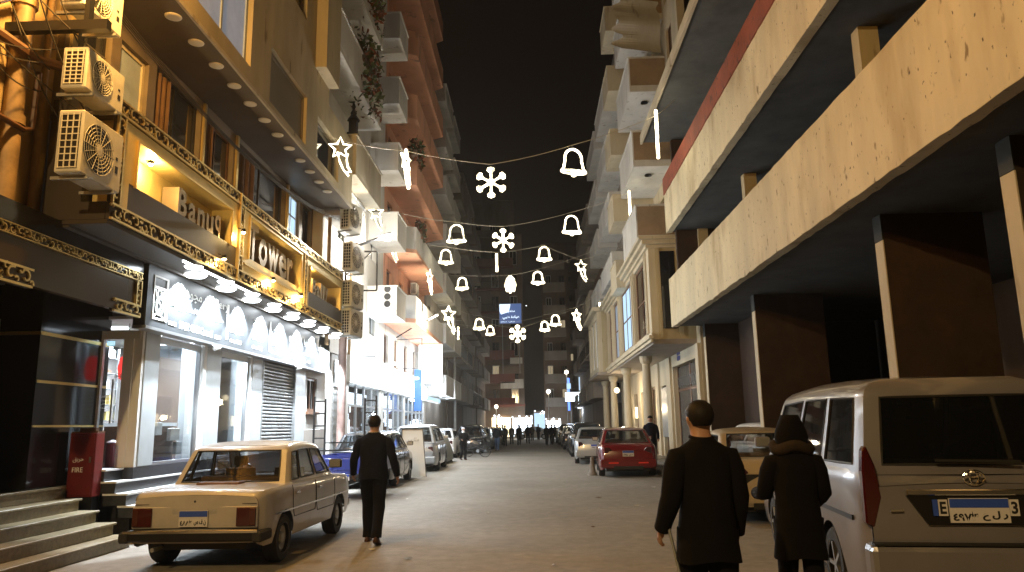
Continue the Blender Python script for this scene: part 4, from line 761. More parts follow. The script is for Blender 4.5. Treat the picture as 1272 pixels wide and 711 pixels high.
B(wall_holes(TB2, 43.6, 50.6, 4.62, 8.2, .25, bay2).obj('bay_wall', 'cream', r2)); B(MB().box(4.15, 6, 43.6, 43.85, 4.62, 8.2).obj('bay_side', 'cream_wall', r2)); B(MB().box(3.8, 6, 43.5, 50.7, 4.44, 4.615).obj('bay_floor', 'grey_wall', r2)); B(MB().box(3.6, 6, 43.3, 50.9, 8.2, 8.42).obj('cornice', 'cream', r2))
for h in bay2: B(window(TB2, *h, r2, 'white_paint', 'shutter_blue', 2, 2, .1, fw=.1))
for y in (31.8, 38.6, 45.0, 50.0):
    B(MB().lathe([(.28, .14), (.28, .3), (.21, .36), (.20, 2.2), (.17, 4.1), (.24, 4.16), (.27, 4.3), (.27, 4.43)], (4.85, y, 0), n=20).obj('column', 'cream', r2, smooth=40))
B(MB().lathe([(0, 3.3), (.12, 3.35), (.16, 3.48), (.1, 3.6), (0, 3.63)], (4.7, 42, 0), n=12).obj('globe_lamp', 'lit_warm', r2)); lamp('POINT', (4.9, 41.6, 3.2), 120, WARM, .15, parent=r2)
for x, y in ((5.7, 41.3), (5.7, 45.5), (5.7, 36.1)): B(MB().box(x - .1, x, y - .12, y + .12, 1.9, 2.5).obj('wall_light', 'lit_warm', r2)); 
lamp('POINT', (5.4, 36.4, 2.3), 60, WARM, .1, parent=r2); lamp('POINT', (5.4, 45.5, 2.3), 60, WARM, .1, parent=r2)
# flats above it
r3 = thing('apartment_building', 'white flats with stacked balconies above the classical building', 'building', (8, 33, 8.6)); B = rel(r3); T5 = onright(5.9)
wn = [(a, a + 1.1, z, z + 2.2) for z in (9.1, 12.3, 15.6, 18.9) for a in (27.6, 31.2, 34.2)]
B(wall_holes(T5, 26.4, 36.5, 8.43, 27, .3, wn).obj('wall', 'cream', r3)); B(MB(T5).box(36.5, 36.6, -4, 0, 8.43, 27).obj('side_wall', 'cream', r3))
for h in wn: B(window(T5, *h, r3, 'brownwood', 'window_dark', 2, 1, .1))
for z in (9.0, 12.2, 15.5, 18.8, 22.0):
    sb = B(balcony(T5, 29.2, 33.6, z, 1.55, r3, 'white_wall', h=1.35, th=.12)); MB(T5).box(29.17, 29.19, .02, 1.5, z + .1, z + 1.3).obj('side_panel', mk('tan_panel', (.30, .21, .13), .8, ns=1, na=.25) if 'tan_panel' not in M else 'tan_panel', sb)
    B(MB().lathe([(.16, z - .25), (.14, z - .2), (.0, z - .19)], (5.1, 30.2, 0), n=14).obj('ceiling_lamp', 'black_metal', r3, fixn=False))
    bal(B, T5, r3, 33.9, 36.3, z - 1.0, 1.9, 'cream', h=1.1)
q = MB(); nn = 26; pts = [(5.85 - 1.7 * 1, 29.1, 19.4)]
q.grid(lambda u, v: (4.0 + 1.75 * v, 28.6 + .1 * sin(u * 9) + .5 * v, 17.0 + 2.4 * u + (.25 * sin(u * 23) + .16 * sin(u * 51)) * (1 - v) * 0), [k / nn for k in range(nn + 1)], [0 + 0, .5, 1])
vs = q.v; q.v = [(x - (.25 * abs(sin(z * 4.1)) + .18 * sin(z * 11)) * (1 if x < 4.2 else 0), y, z) for x, y, z in vs]
tag(q.obj('torn_awning', 'white_wall', fixn=False), 'torn white cloth awning high on the flats at upper right', 'awning')
block('grey flats with plain balconies left of the white flats on the right', onright(5.4), 0, 36.7, 51.5, 8.43, 23, 'grey_wall', (8, 44, 8), 4, 3.2, 4, 1.2, 'white_wall', first=9.3)
block('dark brown building beyond the classical one on the right', onright(5.2), 0, 51.6, 66, 0, 20, 'brown_wall', (8, 58, 0), 5, 3.2, 4, 1.0, 'grey_wall', lit=(1, 6), railings=(1,))
block('low dark building at the far end of the right row', onright(5.3), 0, 66.1, 84, 0, 15, 'grey_wall', (8, 75, 0), 3, 3.3, 5, .9, 'brown_wall', lit=(0, 3, 8), railings=(0,))
# ------------------------------------------------ festive lights
def deco(name, label, cat, loc, pts_list, r=.022, rz=0, m_='led', group=None):
    q = MB()
    for pts, closed in pts_list: q.tube([(x, 0, z) for x, z in pts], r, 6, closed)
    t = thing(name, label, cat, loc, rz, group); q.obj('light_rope', m_, t); q = MB()
    for pts, closed in pts_list: q.tube([(x, .028, z) for x, z in pts], r * .45, 4, closed)
    q.obj('frame', 'wire', t); return t
def bell(s): 
    a = [(-.5 * s, -.42 * s), (-.40 * s, -.3 * s), (-.34 * s, .0)] + [(.34 * s * cos(t), .1 * s + .36 * s * sin(t)) for t in [pi - pi * k / 10 for k in range(11)]] + [(.34 * s, 0), (.40 * s, -.3 * s), (.5 * s, -.42 * s)]
    return [(a, False), ([(.5 * s * cos(t), -.44 * s + .07 * s * sin(t)) for t in [2 * pi * k / 16 for k in range(16)]], True), ([(.09 * s * cos(t), -.5 * s + .09 * s * sin(t)) for t in [2 * pi * k / 10 for k in range(10)]], True)]
def snow(s):
    out = []
    for k in range(6):
        a = k * pi / 3 + pi / 2; R = lambda x, y: (x * cos(a) - y * sin(a), x * sin(a) + y * cos(a))
        out.append(([R(0, 0), R(.5 * s, 0)], False))
        for d in (-1, 1): out.append(([R(.32 * s, 0), R(.42 * s, d * .10 * s)], False)); out.append(([R(.36 * s, d * .015 * s), R(.47 * s, d * .09 * s)], False))
        out.append(([R(.08 * s, -.05 * s), R(.08 * s, .05 * s)], False))
    return out
def star(s):
    p = [(s * .36 * (1 if k % 2 == 0 else .45) * cos(pi / 2 + k * pi / 5), .3 * s + s * .36 * (1 if k % 2 == 0 else .45) * sin(pi / 2 + k * pi / 5)) for k in range(10)]
    tail = [(-.08 * s, .16 * s), (.0 * s, -.15 * s), (.12 * s, -.42 * s), (.28 * s, -.6 * s), (.2 * s, -.47 * s), (.34 * s, -.46 * s), (.24 * s, -.3 * s), (.2 * s, -.05 * s), (.24 * s, .12 * s)]
    return [(p, True), (tail, False)]
def lantern(s): return [([(-.2 * s, .3 * s), (.2 * s, .3 * s), (.28 * s, 0), (.2 * s, -.35 * s), (-.2 * s, -.35 * s), (-.28 * s, 0)], True), ([(0, .5 * s), (-.2 * s, .3 * s)], False), ([(0, .5 * s), (.2 * s, .3 * s)], False), ([(0, .3 * s), (0, -.35 * s)], False), ([(-.28 * s, 0), (.28 * s, 0)], False), ([(-.1 * s, .3 * s), (-.1 * s, -.35 * s)], False), ([(.1 * s, .3 * s), (.1 * s, -.35 * s)], False), ([(0, -.35 * s), (0, -.5 * s)], False)]
ST = 'shooting_star_light'; SF = 'snowflake_light'; BL = 'bell_light'
D = [(ST, 'large shooting star light nearest, before the cream building', (-5.0, 18.6, 8.72), star, 1.0, .2, .024),
     (ST, 'edge on shooting star light left of the top snowflake', (-3.55, 20.4, 9.0), star, 1.0, 1.35, .05),
     (SF, 'topmost and largest snowflake light over the street', (-1.1, 20.9, 8.69), snow, 1.1, 0, .034),
     (BL, 'topmost and largest bell light right of the big snowflake', (1.4, 21.7, 9.58), bell, .95, .35, .035),
     (ST, 'edge on shooting star light by the end of the concrete building', (4.1, 22.2, 10.6), star, 1.35, 1.4, .05),
     (ST, 'shooting star light above the street lamp bracket', (-5.6, 26.0, 9.15), star, .9, .1, .022),
     (BL, 'bell light left of the second snowflake', (-3.16, 31, 9.85), bell, .95, 0, .032),
     (SF, 'second snowflake light below the largest one', (-1.14, 31, 9.48), snow, 1.2, .25, .045),
     (BL, 'bell light right of the second snowflake', (1.89, 32, 10.4), bell, 1.0, .2, .032),
     (ST, 'edge on star light before the white flats', (4.4, 31.2, 10.9), star, 1.25, 1.4, .05),
     (BL, 'smaller bell light below the bell left of the second snowflake', (-4.2, 36, 10.0), bell, .85, .3, .035),
     ('light_tube', 'single vertical light tube under the second snowflake', (-1.66, 36, 9.68), lambda s: [([(0, -.6 * s), (0, .45 * s)], False)], 1.0, 0, .06),
     (BL, 'bell light right of the bright lantern, upper of two', (.73, 37, 10.27), bell, .85, 0, .04),
     (ST, 'small shooting star light at the right of the third string', (2.67, 38, 9.5), star, 1.05, .3, .035),
     (ST, 'shooting star light partly behind the street lamp head', (-5.75, 30, 8.95), star, 1.0, .9, .035),
     (ST, 'edge on star light under the lowest salmon balcony', (-4.95, 35.5, 8.6), star, 1.1, 1.3, .045),
     (BL, 'small bell light left of the bright lantern', (-3.96, 42, 9.78), bell, .82, 0, .04),
     ('lantern_light', 'bright lantern shaped light in the middle of the street', (-1.17, 42, 9.63), lantern, 1.15, 0, .07),
     (BL, 'bell light just right of the bright lantern, lower of two', (.43, 42, 10.02), bell, .85, 0, .045),
     (ST, 'star light at the left end of the farthest strings', (-5.2, 46, 8.2), star, 1.6, .6, .06),
     ('light_tube', 'short light tube hanging near the left end of the farthest strings', (-5.0, 50, 7.9), lambda s: [([(0, -.55 * s), (0, .5 * s)], False)], 1.0, 0, .06),
     (BL, 'left bell of the overlapping pair on the farthest strings', (-3.85, 54, 9.05), bell, 1.0, 0, .055), (BL, 'small bell light between the pair and the far snowflake', (-3.15, 56, 8.8), bell, .85, 0, .045),
     (SF, 'farthest snowflake light below the billboard', (-1.05, 55, 8.36), snow, 1.65, .3, .085),
     (BL, 'bell light next right of the farthest snowflake', (1.0, 56, 9.05), bell, .9, 0, .06), (BL, 'higher bell light near the right end of the farthest strings', (1.8, 55, 9.35), bell, 1.0, 0, .05),
     (ST, 'star light at the right end of the farthest strings', (3.4, 55, 9.3), star, 1.5, .6, .07), ('light_tube', 'short warm light tube by the cornice on the right', (4.3, 46, 9.2), lambda s: [([(0, -.6 * s), (0, .5 * s)], False)], .9, 0, .05)]
for n_, lb, loc, fn, s, rz, r in D:
    r *= 1.25
    deco(n_, lb, 'festive light', loc, fn(s * (.86 if loc[1] < 50 else .8)), r * .85, rz, group={ST: 'shooting star lights', SF: 'snowflake lights', BL: 'bell lights'}.get(n_, 'other hanging lights'))
wires = [('topmost wire carrying the largest snowflake', [(-5.25, 18.4, 9.25), (-5.0, 18.6, 9.2), (-3.55, 20.4, 9.55), (-1.1, 20.9, 9.25), (1.4, 21.7, 10.1), (4.1, 22.2, 11.2), (4.8, 22.6, 11.9)]),
         ('second wire from the top with two bells', [(-6.1, 26, 9.75), (-3.16, 31, 10.35), (-1.14, 31, 10.1), (1.89, 32, 10.95), (4.4, 31.2, 11.55), (4.6, 31, 11.7)]),
         ('third wire passing behind the second snowflake', [(-6.2, 30.2, 9.9), (-5.75, 30, 9.6), (-4.2, 36, 10.5), (-1.66, 36, 10.15), (.73, 37, 10.7), (2.67, 38, 10.1), (5.3, 38.5, 11)]),
         ('fourth wire carrying the bright lantern', [(-6.3, 35, 9.7), (-4.95, 35.5, 9.3), (-3.96, 42, 10.25), (-1.17, 42, 10.2), (.43, 42, 10.5), (4.9, 43, 12.2)]),
         ('fifth wire carrying the farthest snowflake', [(-6.3, 45.5, 9.6), (-5.2, 46, 9.2), (-3.85, 54, 9.65), (-1.05, 55, 9.3), (1.8, 55, 9.95), (3.4, 55, 10.3), (5.2, 55, 11.1)]),
         ('lowest wire of the farthest pair', [(-6.2, 49, 8.8), (-5.0, 50, 8.5), (-3.15, 56, 9.3), (-1.0, 56, 8.9), (1.0, 56, 9.55), (4.3, 46, 9.7), (5.3, 46, 10)])]
for lb, p in wires:
    q = []
    for a, b in zip(p[:-1], p[1:]): q += hang(a, b, .06 * (V(b) - V(a)).length / 3, 6)[:-1]
    q.append(p[-1]); tag(MB().tube(q, .011, 4).obj('string_wire', 'wire', fixn=False), lb, 'wire', 'wires crossing the street')
# ------------------------------------------------ sodium street lamps just outside the frame
def sodium(loc, power, label, col=SODIUM, pole=True):
    t = thing('street_lamp', label, 'lamp', loc, 0, 'orange street lamps outside the frame'); MB().loft([[V((.0 + .12 * sin(a) * (1 if 0 < k < 4 else .5), -.3 + .6 * k / 4, .1 + .07 * cos(a))) for a in [2 * pi * j / 10 for j in range(10)]] for k in range(5)]).obj('lamp_head', 'galv', t, smooth=50)
    MB().lathe([(0, -.04), (.1, -.02), (.13, .03)], n=12).obj('lens', 'bulb', t, fixn=False); MB().tube([(0, -.2, .12), (-.8, -.25, .3), (-1.6, -.3, .1)], .035, 6).obj('arm', 'galv', t)
    lamp('POINT', (loc[0], loc[1], loc[2] - .16), power, col, .12, parent=t)
sodium((-4.9, 7.9, 8.2), 1150, 'orange street lamp just above the air conditioners')
sodium((-4.6, -5.5, 9.0), 3700, 'orange street lamp behind the viewer on the left', (1, .67, .29))
# ------------------------------------------------ vehicles
def paint(name, col, rough=.35, coat=.6, metal=0, ns=1.5, na=.12): return mk(name, col, rough, metal, ns=ns, na=na, coat=coat)
M['tail'] = mat('tail', (.05, .005, .005), .15, coat=.6); M['tail_amber'] = mat('tail_amber', (.06, .015, .008), .2, coat=.5); M['head'] = mat('head', (.75, .78, .8), .08, .4)
M['plate_white'] = mat('plate_white', (.62, .6, .6), .5); M['plate_blue'] = mat('plate_blue', (.03, .08, .42), .45); M['seat'] = mat('seat', (.20, .12, .07), .8)
def smooth(t): return t * t * (3 - 2 * t)
def interp(pts, y):
    if y <= pts[0][0]: return pts[0][1]
    for (a, p), (b, q) in zip(pts[:-1], pts[1:]):
        if y <= b: return p + (q - p) * (y - a) / (b - a)
    return pts[-1][1]
def wheel(t, x, y, r, side, spokes=5, steel=False):
    wd = .19
    o = MB().lathe([(r * .62, -wd / 2), (r * .93, -wd / 2), (r, -wd / 2 + .03), (r, wd / 2 - .03), (r * .93, wd / 2), (r * .62, wd / 2), (r * .62, -wd / 2)], ax='x', n=26).obj('wheel', 'rubber', t, smooth=35, fixn=True); o.location = (x, y, r)
    q = MB(); s = side; q.lathe([(0, s * (wd / 2 - .075)), (r * .6, s * (wd / 2 - .085)), (r * .63, s * (wd / 2 - .02)), (r * .66, s * (wd / 2 + .002))], ax='x', n=26)
    if steel:
        q.lathe([(0, s * (wd / 2 - .01)), (r * .2, s * (wd / 2 - .015)), (r * .28, s * (wd / 2 - .05)), (r * .5, s * (wd / 2 - .03)), (r * .56, s * (wd / 2 - .07))], ax='x', n=22)
    else:
        for k in range(spokes): a = 2 * pi * k / spokes; q.bar((s * (wd / 2 - .02), 0, 0), (s * (wd / 2 - .02), r * .6 * cos(a), r * .6 * sin(a)), r * .075)
        q.lathe([(0, s * (wd / 2 - .0)), (r * .13, s * (wd / 2 - .005)), (r * .15, s * (wd / 2 - .05))], ax='x', n=12)
    rm = q.obj('rim', 'galv', o, smooth=35)
def plate(t, x, y, z, w_, h_, txt='', side=-1, n='license_plate'):
    p = MB().box(x - w_ / 2, x + w_ / 2, y - .012, y, z, z + h_).obj(n, 'plate_white', t)
    MB().box(x - w_ / 2 + .004, x + w_ / 2 - .004, y - .0155, y - .0125, z + h_ * .62, z + h_ - .004).obj('blue_strip', 'plate_blue', p)
    for s_, fx in txt: text_mb(s_, .1, lambda a, o, zz, fx=fx: (x - w_ / 2 + w_ * fx[0] + a, y - .0135 - o, z + h_ * .08 + zz), .001, width=w_ * fx[1], height=h_ * .40, bold=.004).obj('lettering', 'black', p, fixn=False)
    return p
def car(name, label, cat, loc, rz, L=4.2, W=1.7, wb=2.5, r=.31, sill=.24, deck=None, cab=None, H=1.42, body='white', wt=1.22, trim='black', glassm='car_glass', inset=.13, side_wins=None, hollow_detail=True,
        group=None, rear=None, round_=.05, wy=None, steel=False, rw_=(.06, .94, .10, .88), tumble=.03, endr=.08, doors=(), roofr=.09, wbtm=.07, seats=True, belt_trim=False, topname='roof'):
    t = thing(name, label, cat, loc, rz, group); hw = W / 2; y0, y1 = -L / 2, L / 2
    wys = wy or (-wb / 2, wb / 2)
    ys = sorted({y0 + L * k / 26 for k in range(27)} | {c + (r + .055) * sin(a) for c in wys for a in [radians(v) for v in range(-90, 91, 15)]} | {y0 + .02, y0 + .05, y1 - .02, y1 - .05})
    ra = r + .055
    def low(y):
        z = sill
        for c in wys:
            if abs(y - c) < ra - 1e-6: z = max(z, r + sqrt(ra * ra - (y - c) ** 2))
        e = min(y - y0, y1 - y)
        return z + max(0, .10 - e) * .6
    def top(y): return interp(deck, y)
    def X(y, z):
        e = min(y - y0, y1 - y); k = 1 - endr * max(0, 1 - e / .55) ** 2.2 - (.045 if e < .03 else .015 if e < .06 else 0)
        v = (z - sill) / max(.1, top(y) - sill); v = min(1, max(0, v))
        return hw * k * (1 - .045 * (1 - min(1, v / .35)) ** 2 - tumble * max(0, (v - .6) / .4) ** 1.6 - round_ / hw * max(0, (v - .9) / .1) ** 2)
    K = [0, .08, .2, .35, .5, .65, .8, .9, .96, 1.0]
    m = MB()
    for s in (-1, 1):
        vs = [(s * X(y, low(y) + (top(y) - low(y)) * k), y, low(y) + (top(y) - low(y)) * k) for y in ys for k in K]; n = len(K)
        m.add(vs, [(i * n + j, (i + 1) * n + j, (i + 1) * n + j + 1, i * n + j + 1) for i in range(len(ys) - 1) for j in range(n - 1)])
    us = [-1, -.92, -.75, -.4, 0, .4, .75, .92, 1]; cab0, cab1 = cab[0][0], cab[3][0]
    def crown(u, y): return .03 * (1 - u * u) + .0
    vs = [(u * X(y, top(y)), y, top(y) + crown(u, y)) for y in ys for u in us]; n = len(us)
    m.add(vs, [(i * n + j, (i + 1) * n + j, (i + 1) * n + j + 1, i * n + j + 1) for i in range(len(ys) - 1) for j in range(n - 1) if not (ys[i] > cab0 + .12 and ys[i + 1] < cab1 - .12)])
    for ye, s in ((y0, -1), (y1, 1)):
        vs = []
        for k in K:
            z = low(ye) + (top(ye) - low(ye)) * k
            for u in us: vs.append((u * X(ye, z), ye + s * (.035 * (1 - u * u) + (rear(k) if (rear and s < 0) else .02 * sin(pi * k)) ), z + (crown(u, ye) if k == 1 else 0)))
        m.add(vs, [(i * n + j, (i + 1) * n + j, (i + 1) * n + j + 1, i * n + j + 1) for i in range(len(K) - 1) for j in range(n - 1)])
    bo = bpy.data.objects
    q = m.obj('body', body, t)
    bm = bmesh.new(); bm.from_mesh(q.data); bmesh.ops.remove_doubles(bm, verts=bm.verts, dist=.004); bmesh.ops.recalc_face_normals(bm, faces=bm.faces); bm.to_mesh(q.data); bm.free()
    q.data.polygons.foreach_set('use_smooth', [True] * len(q.data.polygons)); q.data.set_sharp_from_angle(angle=radians(38))
    MB().box(-hw + .24, hw - .24, y0 + .12, y1 - .12, sill - .03, .62).obj('underbody', 'black', t)
    # cabin
    (yb, zb), (yr, zr), (yf, zf), (yw, zw) = cab
    zb_ = lambda y: max(top(y) - .012, 0)
    wb0 = hw - round_ - .012; 
    def ins(v): e = max(0, (v - .82) / .18); return inset * v * .9 + roofr * e * e
    def hgt(v): e = max(0, (v - .82) / .18); return v + .02 * sin(pi * e)
    def Y(s, v): 
        e = max(0, (v - .82) / .18); a = yb + (yr - yb) * v + .06 * e * e; b = yw + (yf - yw) * v - .06 * e * e; return a + (b - a) * s
    def Z(s, v):
        y = Y(s, v); base = zb + (zw - zb) * s; rt = zr + (zf - zr) * s + .035 * sin(pi * s); return base + (rt - base) * hgt(v)
    def XS(s, v): e = min(s, 1 - s); return (wb0 - ins(v)) * (1 - .05 * max(0, 1 - e / .07) ** 2)
    sw = side_wins or ((.10, .48), (.52, .90))
    v0, v1 = .10, .80
    S_ = sorted({0, .02, .05, 1, .98, .95, .25, .5, .75} | {x for a in sw for x in a[:2]}); Vs = sorted({0, v0, v1, .45, .82, .88, .94, 1})
    def inwin(s, v): return any(a[0] < s < a[1] for a in sw) and v0 < v < v1
    c = MB()
    for sd in (-1, 1): c.grid(lambda s, v: (sd * XS(s, v), Y(s, v), Z(s, v)), S_, Vs, skip=inwin)
    ru0, ru1, rv0, rv1 = rw_
    U = sorted({-1, -.97, 1, .97, -.5, 0, .5, 2 * ru0 - 1, 2 * ru1 - 1})
    def rearp(u, v): return (u * XS(0, v), Y(0, v) - .05 * (1 - u * u), Z(0, v) + (.0))
    def frontp(u, v): return (u * XS(1, v), Y(1, v) + .10 * (1 - u * u), Z(1, v))
    VR = sorted({0, rv0, rv1, .45, .82, .88, .94, 1}); VF = sorted({0, .06, .84, .45, .88, .94, 1})
    c.grid(rearp, U, VR, skip=lambda u, v: 2 * ru0 - 1 < u < 2 * ru1 - 1 and rv0 < v < rv1)
    c.grid(frontp, sorted({-1, -.9, .9, 1, -.5, 0, .5}), VF, skip=lambda u, v: -.9 < u < .9 and .06 < v < .84)
    def roofp(u, s):
        y = Y(s, 1); dy = (-.05 * (1 - u * u) * (1 - s) ** 8 + .10 * (1 - u * u) * s ** 8); return (u * XS(s, 1), y + dy, Z(s, 1) + .03 * (1 - u * u) * sin(pi * min(1, max(0, s * .9 + .05))))
    c.grid(roofp, U, [0, .02, .05, .15, .3, .5, .7, .85, .95, .98, 1])
    q = c.obj(topname, body, t); bm = bmesh.new(); bm.from_mesh(q.data); bmesh.ops.remove_doubles(bm, verts=bm.verts, dist=.003); bmesh.ops.recalc_face_normals(bm, faces=bm.faces); bm.to_mesh(q.data); bm.free()
    q.data.polygons.foreach_set('use_smooth', [True] * len(q.data.polygons)); q.data.set_sharp_from_angle(angle=radians(42))
    def glz(nm, fn, us_, vs_, off):
        g = MB().grid(lambda u, v: tuple(V(fn(u, v)) + V(off(u))), us_, vs_).obj(nm, glassm, t, smooth=60)
        ed = [fn(u, vs_[0]) for u in us_] + [fn(us_[-1], v) for v in vs_[1:]] + [fn(u, vs_[-1]) for u in us_[::-1][1:]] + [fn(us_[0], v) for v in vs_[::-1][1:-1]]
        MB().tube([tuple(V(p) + V(off(0)) * .2) for p in ed], .011, 5, True).obj('window_seal', trim, g); return g
    lin = lambda a, b, n=5: [a + (b - a) * k / (n - 1) for k in range(n)]
    glz('rear_window', rearp, lin(2 * ru0 - 1, 2 * ru1 - 1, 9), lin(rv0, rv1), lambda u: (0, .006, 0)); glz('windshield', frontp, lin(-.9, .9, 9), lin(.06, .84), lambda u: (0, -.006, 0))
    for sd in (-1, 1):
        for a in sw: glz('side_window', lambda s, v: (sd * XS(s, v), Y(s, v), Z(s, v)), lin(a[0], a[1], 4), lin(v0, v1), lambda u: (-sd * .006, 0, 0))
    for x, s in ((-hw + .11, -1), (hw - .11, 1)):
        for y in wys: wheel(t, x, y, r, s, steel=steel)
    if seats:
        for x in (-.36, .36):
            y = (yb + yw) / 2 + .28; st_ = MB().loft([[V((x + .22 * cos(a), y - .18 + .02 * k + .07 * sin(a), .45 + (zr - .78) * k / 5)) for a in [2 * pi * j / 10 for j in range(10)]] for k in range(6)]).obj('seat', 'seat', t, smooth=50)
            MB().box(x - .10, x + .10, y - .12, y - .04, zr - .30, zr - .16).obj('headrest', 'seat', st_, bevel=.03)
        MB().box(-hw + .25, hw - .25, yb + .35, yb + .5, .45, zb + .10).obj('seat', 'seat', t, bevel=.04); MB().box(-hw + .2, hw - .2, yw - .65, yw - .15, .5, zw + .03).obj('dashboard', 'black', t, bevel=.03)
        MB().tube([(-.36 + .18 * cos(a), yw - .72, zw + .02 + .17 * sin(a)) for a in [2 * pi * k / 14 for k in range(14)]], .014, 5, True).obj('steering_wheel', 'black', t)
    # door shut lines, handles
    for sd in (-1, 1):
        for (ya, yb_) in doors:
            q = MB(); P_ = lambda y, z: (sd * (X(y, z) + .0015), y, z)
            zl = max(low(ya), low(yb_), sill + .06)
            pts = [(ya, top(ya) - .03)] + [(ya, zl + .12)] + [(ya + .06, zl)] + [(yb_ - .04, zl)] + [(yb_, zl + .1)] + [(yb_, top(yb_) - .03)]
            full = []
            for (a, b), (c_, d) in zip(pts[:-1], pts[1:]):
                for k in range(6): full.append(P_(a + (c_ - a) * k / 6, b + (d - b) * k / 6))
            full.append(P_(*pts[-1])); q.tube(full, .0055, 4); dd = q.obj('door_gap', 'black', t)
            yh = ya + .14; MB().box(*sorted((sd * (X(yh, top(yh) - .12) - .01), sd * (X(yh, top(yh) - .12) + .03))), yh - .07, yh + .07, top(yh) - .15, top(yh) - .12).obj('door_handle', 'chrome' if steel else body, t, bevel=.006)
        mx = XS(.93, .2); my = Y(.93, .2); mz = Z(.93, .2)
        mm = MB().box(*sorted((sd * (mx + .03), sd * (mx + .22))), my - .05, my + .04, mz + .0, mz + .13).obj('side_mirror', body if not steel else 'black_metal', t, bevel=.025)
        MB().bar((sd * (mx - .02), my, mz - .01), (sd * (mx + .08), my, mz + .03), .018).box(*sorted((sd * (mx + .045), sd * (mx + .205))), my - .056, my - .051, mz + .015, mz + .115).obj('mirror_glass', 'steel', mm)
    return t, X, top, q
DK = (y0 := 0)
# cream saloon, nearest left
paint('cream_paint', (.44, .42, .40), .38, .5, ns=2, na=.18); paint('silver_paint', (.42, .43, .44), .3, .6, .5); paint('red_paint_car', (.15, .008, .010), .25, .8); paint('dark_paint_car', (.018, .02, .025), .22, .8)
paint('van_paint', (.19, .182, .20), .30, .7, .2); paint('beige_paint', (.40, .34, .25), .4, .4); paint('white_car_paint', (.6, .6, .58), .35, .6); paint('blue_grey_paint', (.12, .14, .17), .3, .7, .3); paint('grey_cover', (.20, .21, .19), .8, 0)
t, X, top, _ = car('parked_car', 'boxy old cream saloon parked nearest on the left', 'car', (-3.92, 10.80, 0), radians(-1.2), L=3.86, W=1.62, wb=2.42, r=.285, sill=.27,
    deck=[(-1.93, .84), (-1.9, .875), (-1.86, .90), (-.95, .93), (.9, .93), (1.7, .88), (1.88, .82), (1.93, .78)], cab=((-1.06, .91), (-.72, 1.40), (.45, 1.41), (.98, .93)), body='cream_paint', steel=True, inset=.13, roofr=.07, round_=.03,
    side_wins=((.07, .22), (.25, .55), (.60, .92)), rw_=(.055, .945, .10, .86), doors=((-.95, .0), (.02, .93)), tumble=.02, endr=.04, rear=lambda k: .015 if k > .6 else -.012)
# rear details of the cream saloon
ye = -1.93
MB().box(-.74, .74, ye - .045, ye - .005, .50, .74).obj('rear_panel', 'cream_paint', t, bevel=.006)
for s in (-1, 1):
    b = MB().box(*sorted((s * .50, s * .73)), ye - .065, ye - .046, .52, .73).obj('tail_light', 'tail', t, bevel=.006); MB().box(*sorted((s * .66, s * .727)), ye - .071, ye - .066, .53, .72).obj('indicator', 'tail_amber', b, bevel=.002)
plate(t, 0.0, ye - .06, .52, .34, .18, (('٤٨٨٣', (.05, .42)), (ar('ص') + ' ' + ar('ف') + ' ' + ar('ن'), (.53, .42))))
MB().box(-.80, .80, ye - .14, ye - .03, .36, .48).obj('bumper', 'black_metal', t, bevel=.02); MB().box(-.79, .79, ye - .152, ye - .139, .455, .49).obj('bumper_chrome', 'chrome', t, bevel=.004)
for s in (-1, 1): MB().box(*sorted((s * .72, s * .84)), ye - .15, ye + .2, .35, .47).obj('bumper_corner', 'rubber', t, bevel=.02)
MB().cyl((0, ye - .05, .80), (0, ye - .035, .80), .014, n=10).obj('boot_lock', 'black', t); MB().box(-.72, .72, ye - .03, ye + .0, .765, .772).obj('boot_gap', 'black', t)
for s in (-1, 1): MB().box(*sorted((s * .812, s * .822)), -1.6, 1.6, .60, .618).obj('side_trim', 'chrome', t)
MB().cyl((-.45, ye - .1, .27), (-.45, ye + .3, .27), .025, n=10).obj('exhaust', 'galv', t); MB().box(-.3, .25, -1.35, -1.15, .93, .97).obj('parcel', 'brownwood', t, bevel=.01)
MB().box(-.78, .78, 1.90, 2.0, .36, .48).obj('bumper', 'chrome', t, bevel=.02)
for s in (-1, 1): MB().box(*sorted((s * .45, s * .7)), 1.93, 1.96, .58, .74).obj('headlight', 'head', t, bevel=.01)
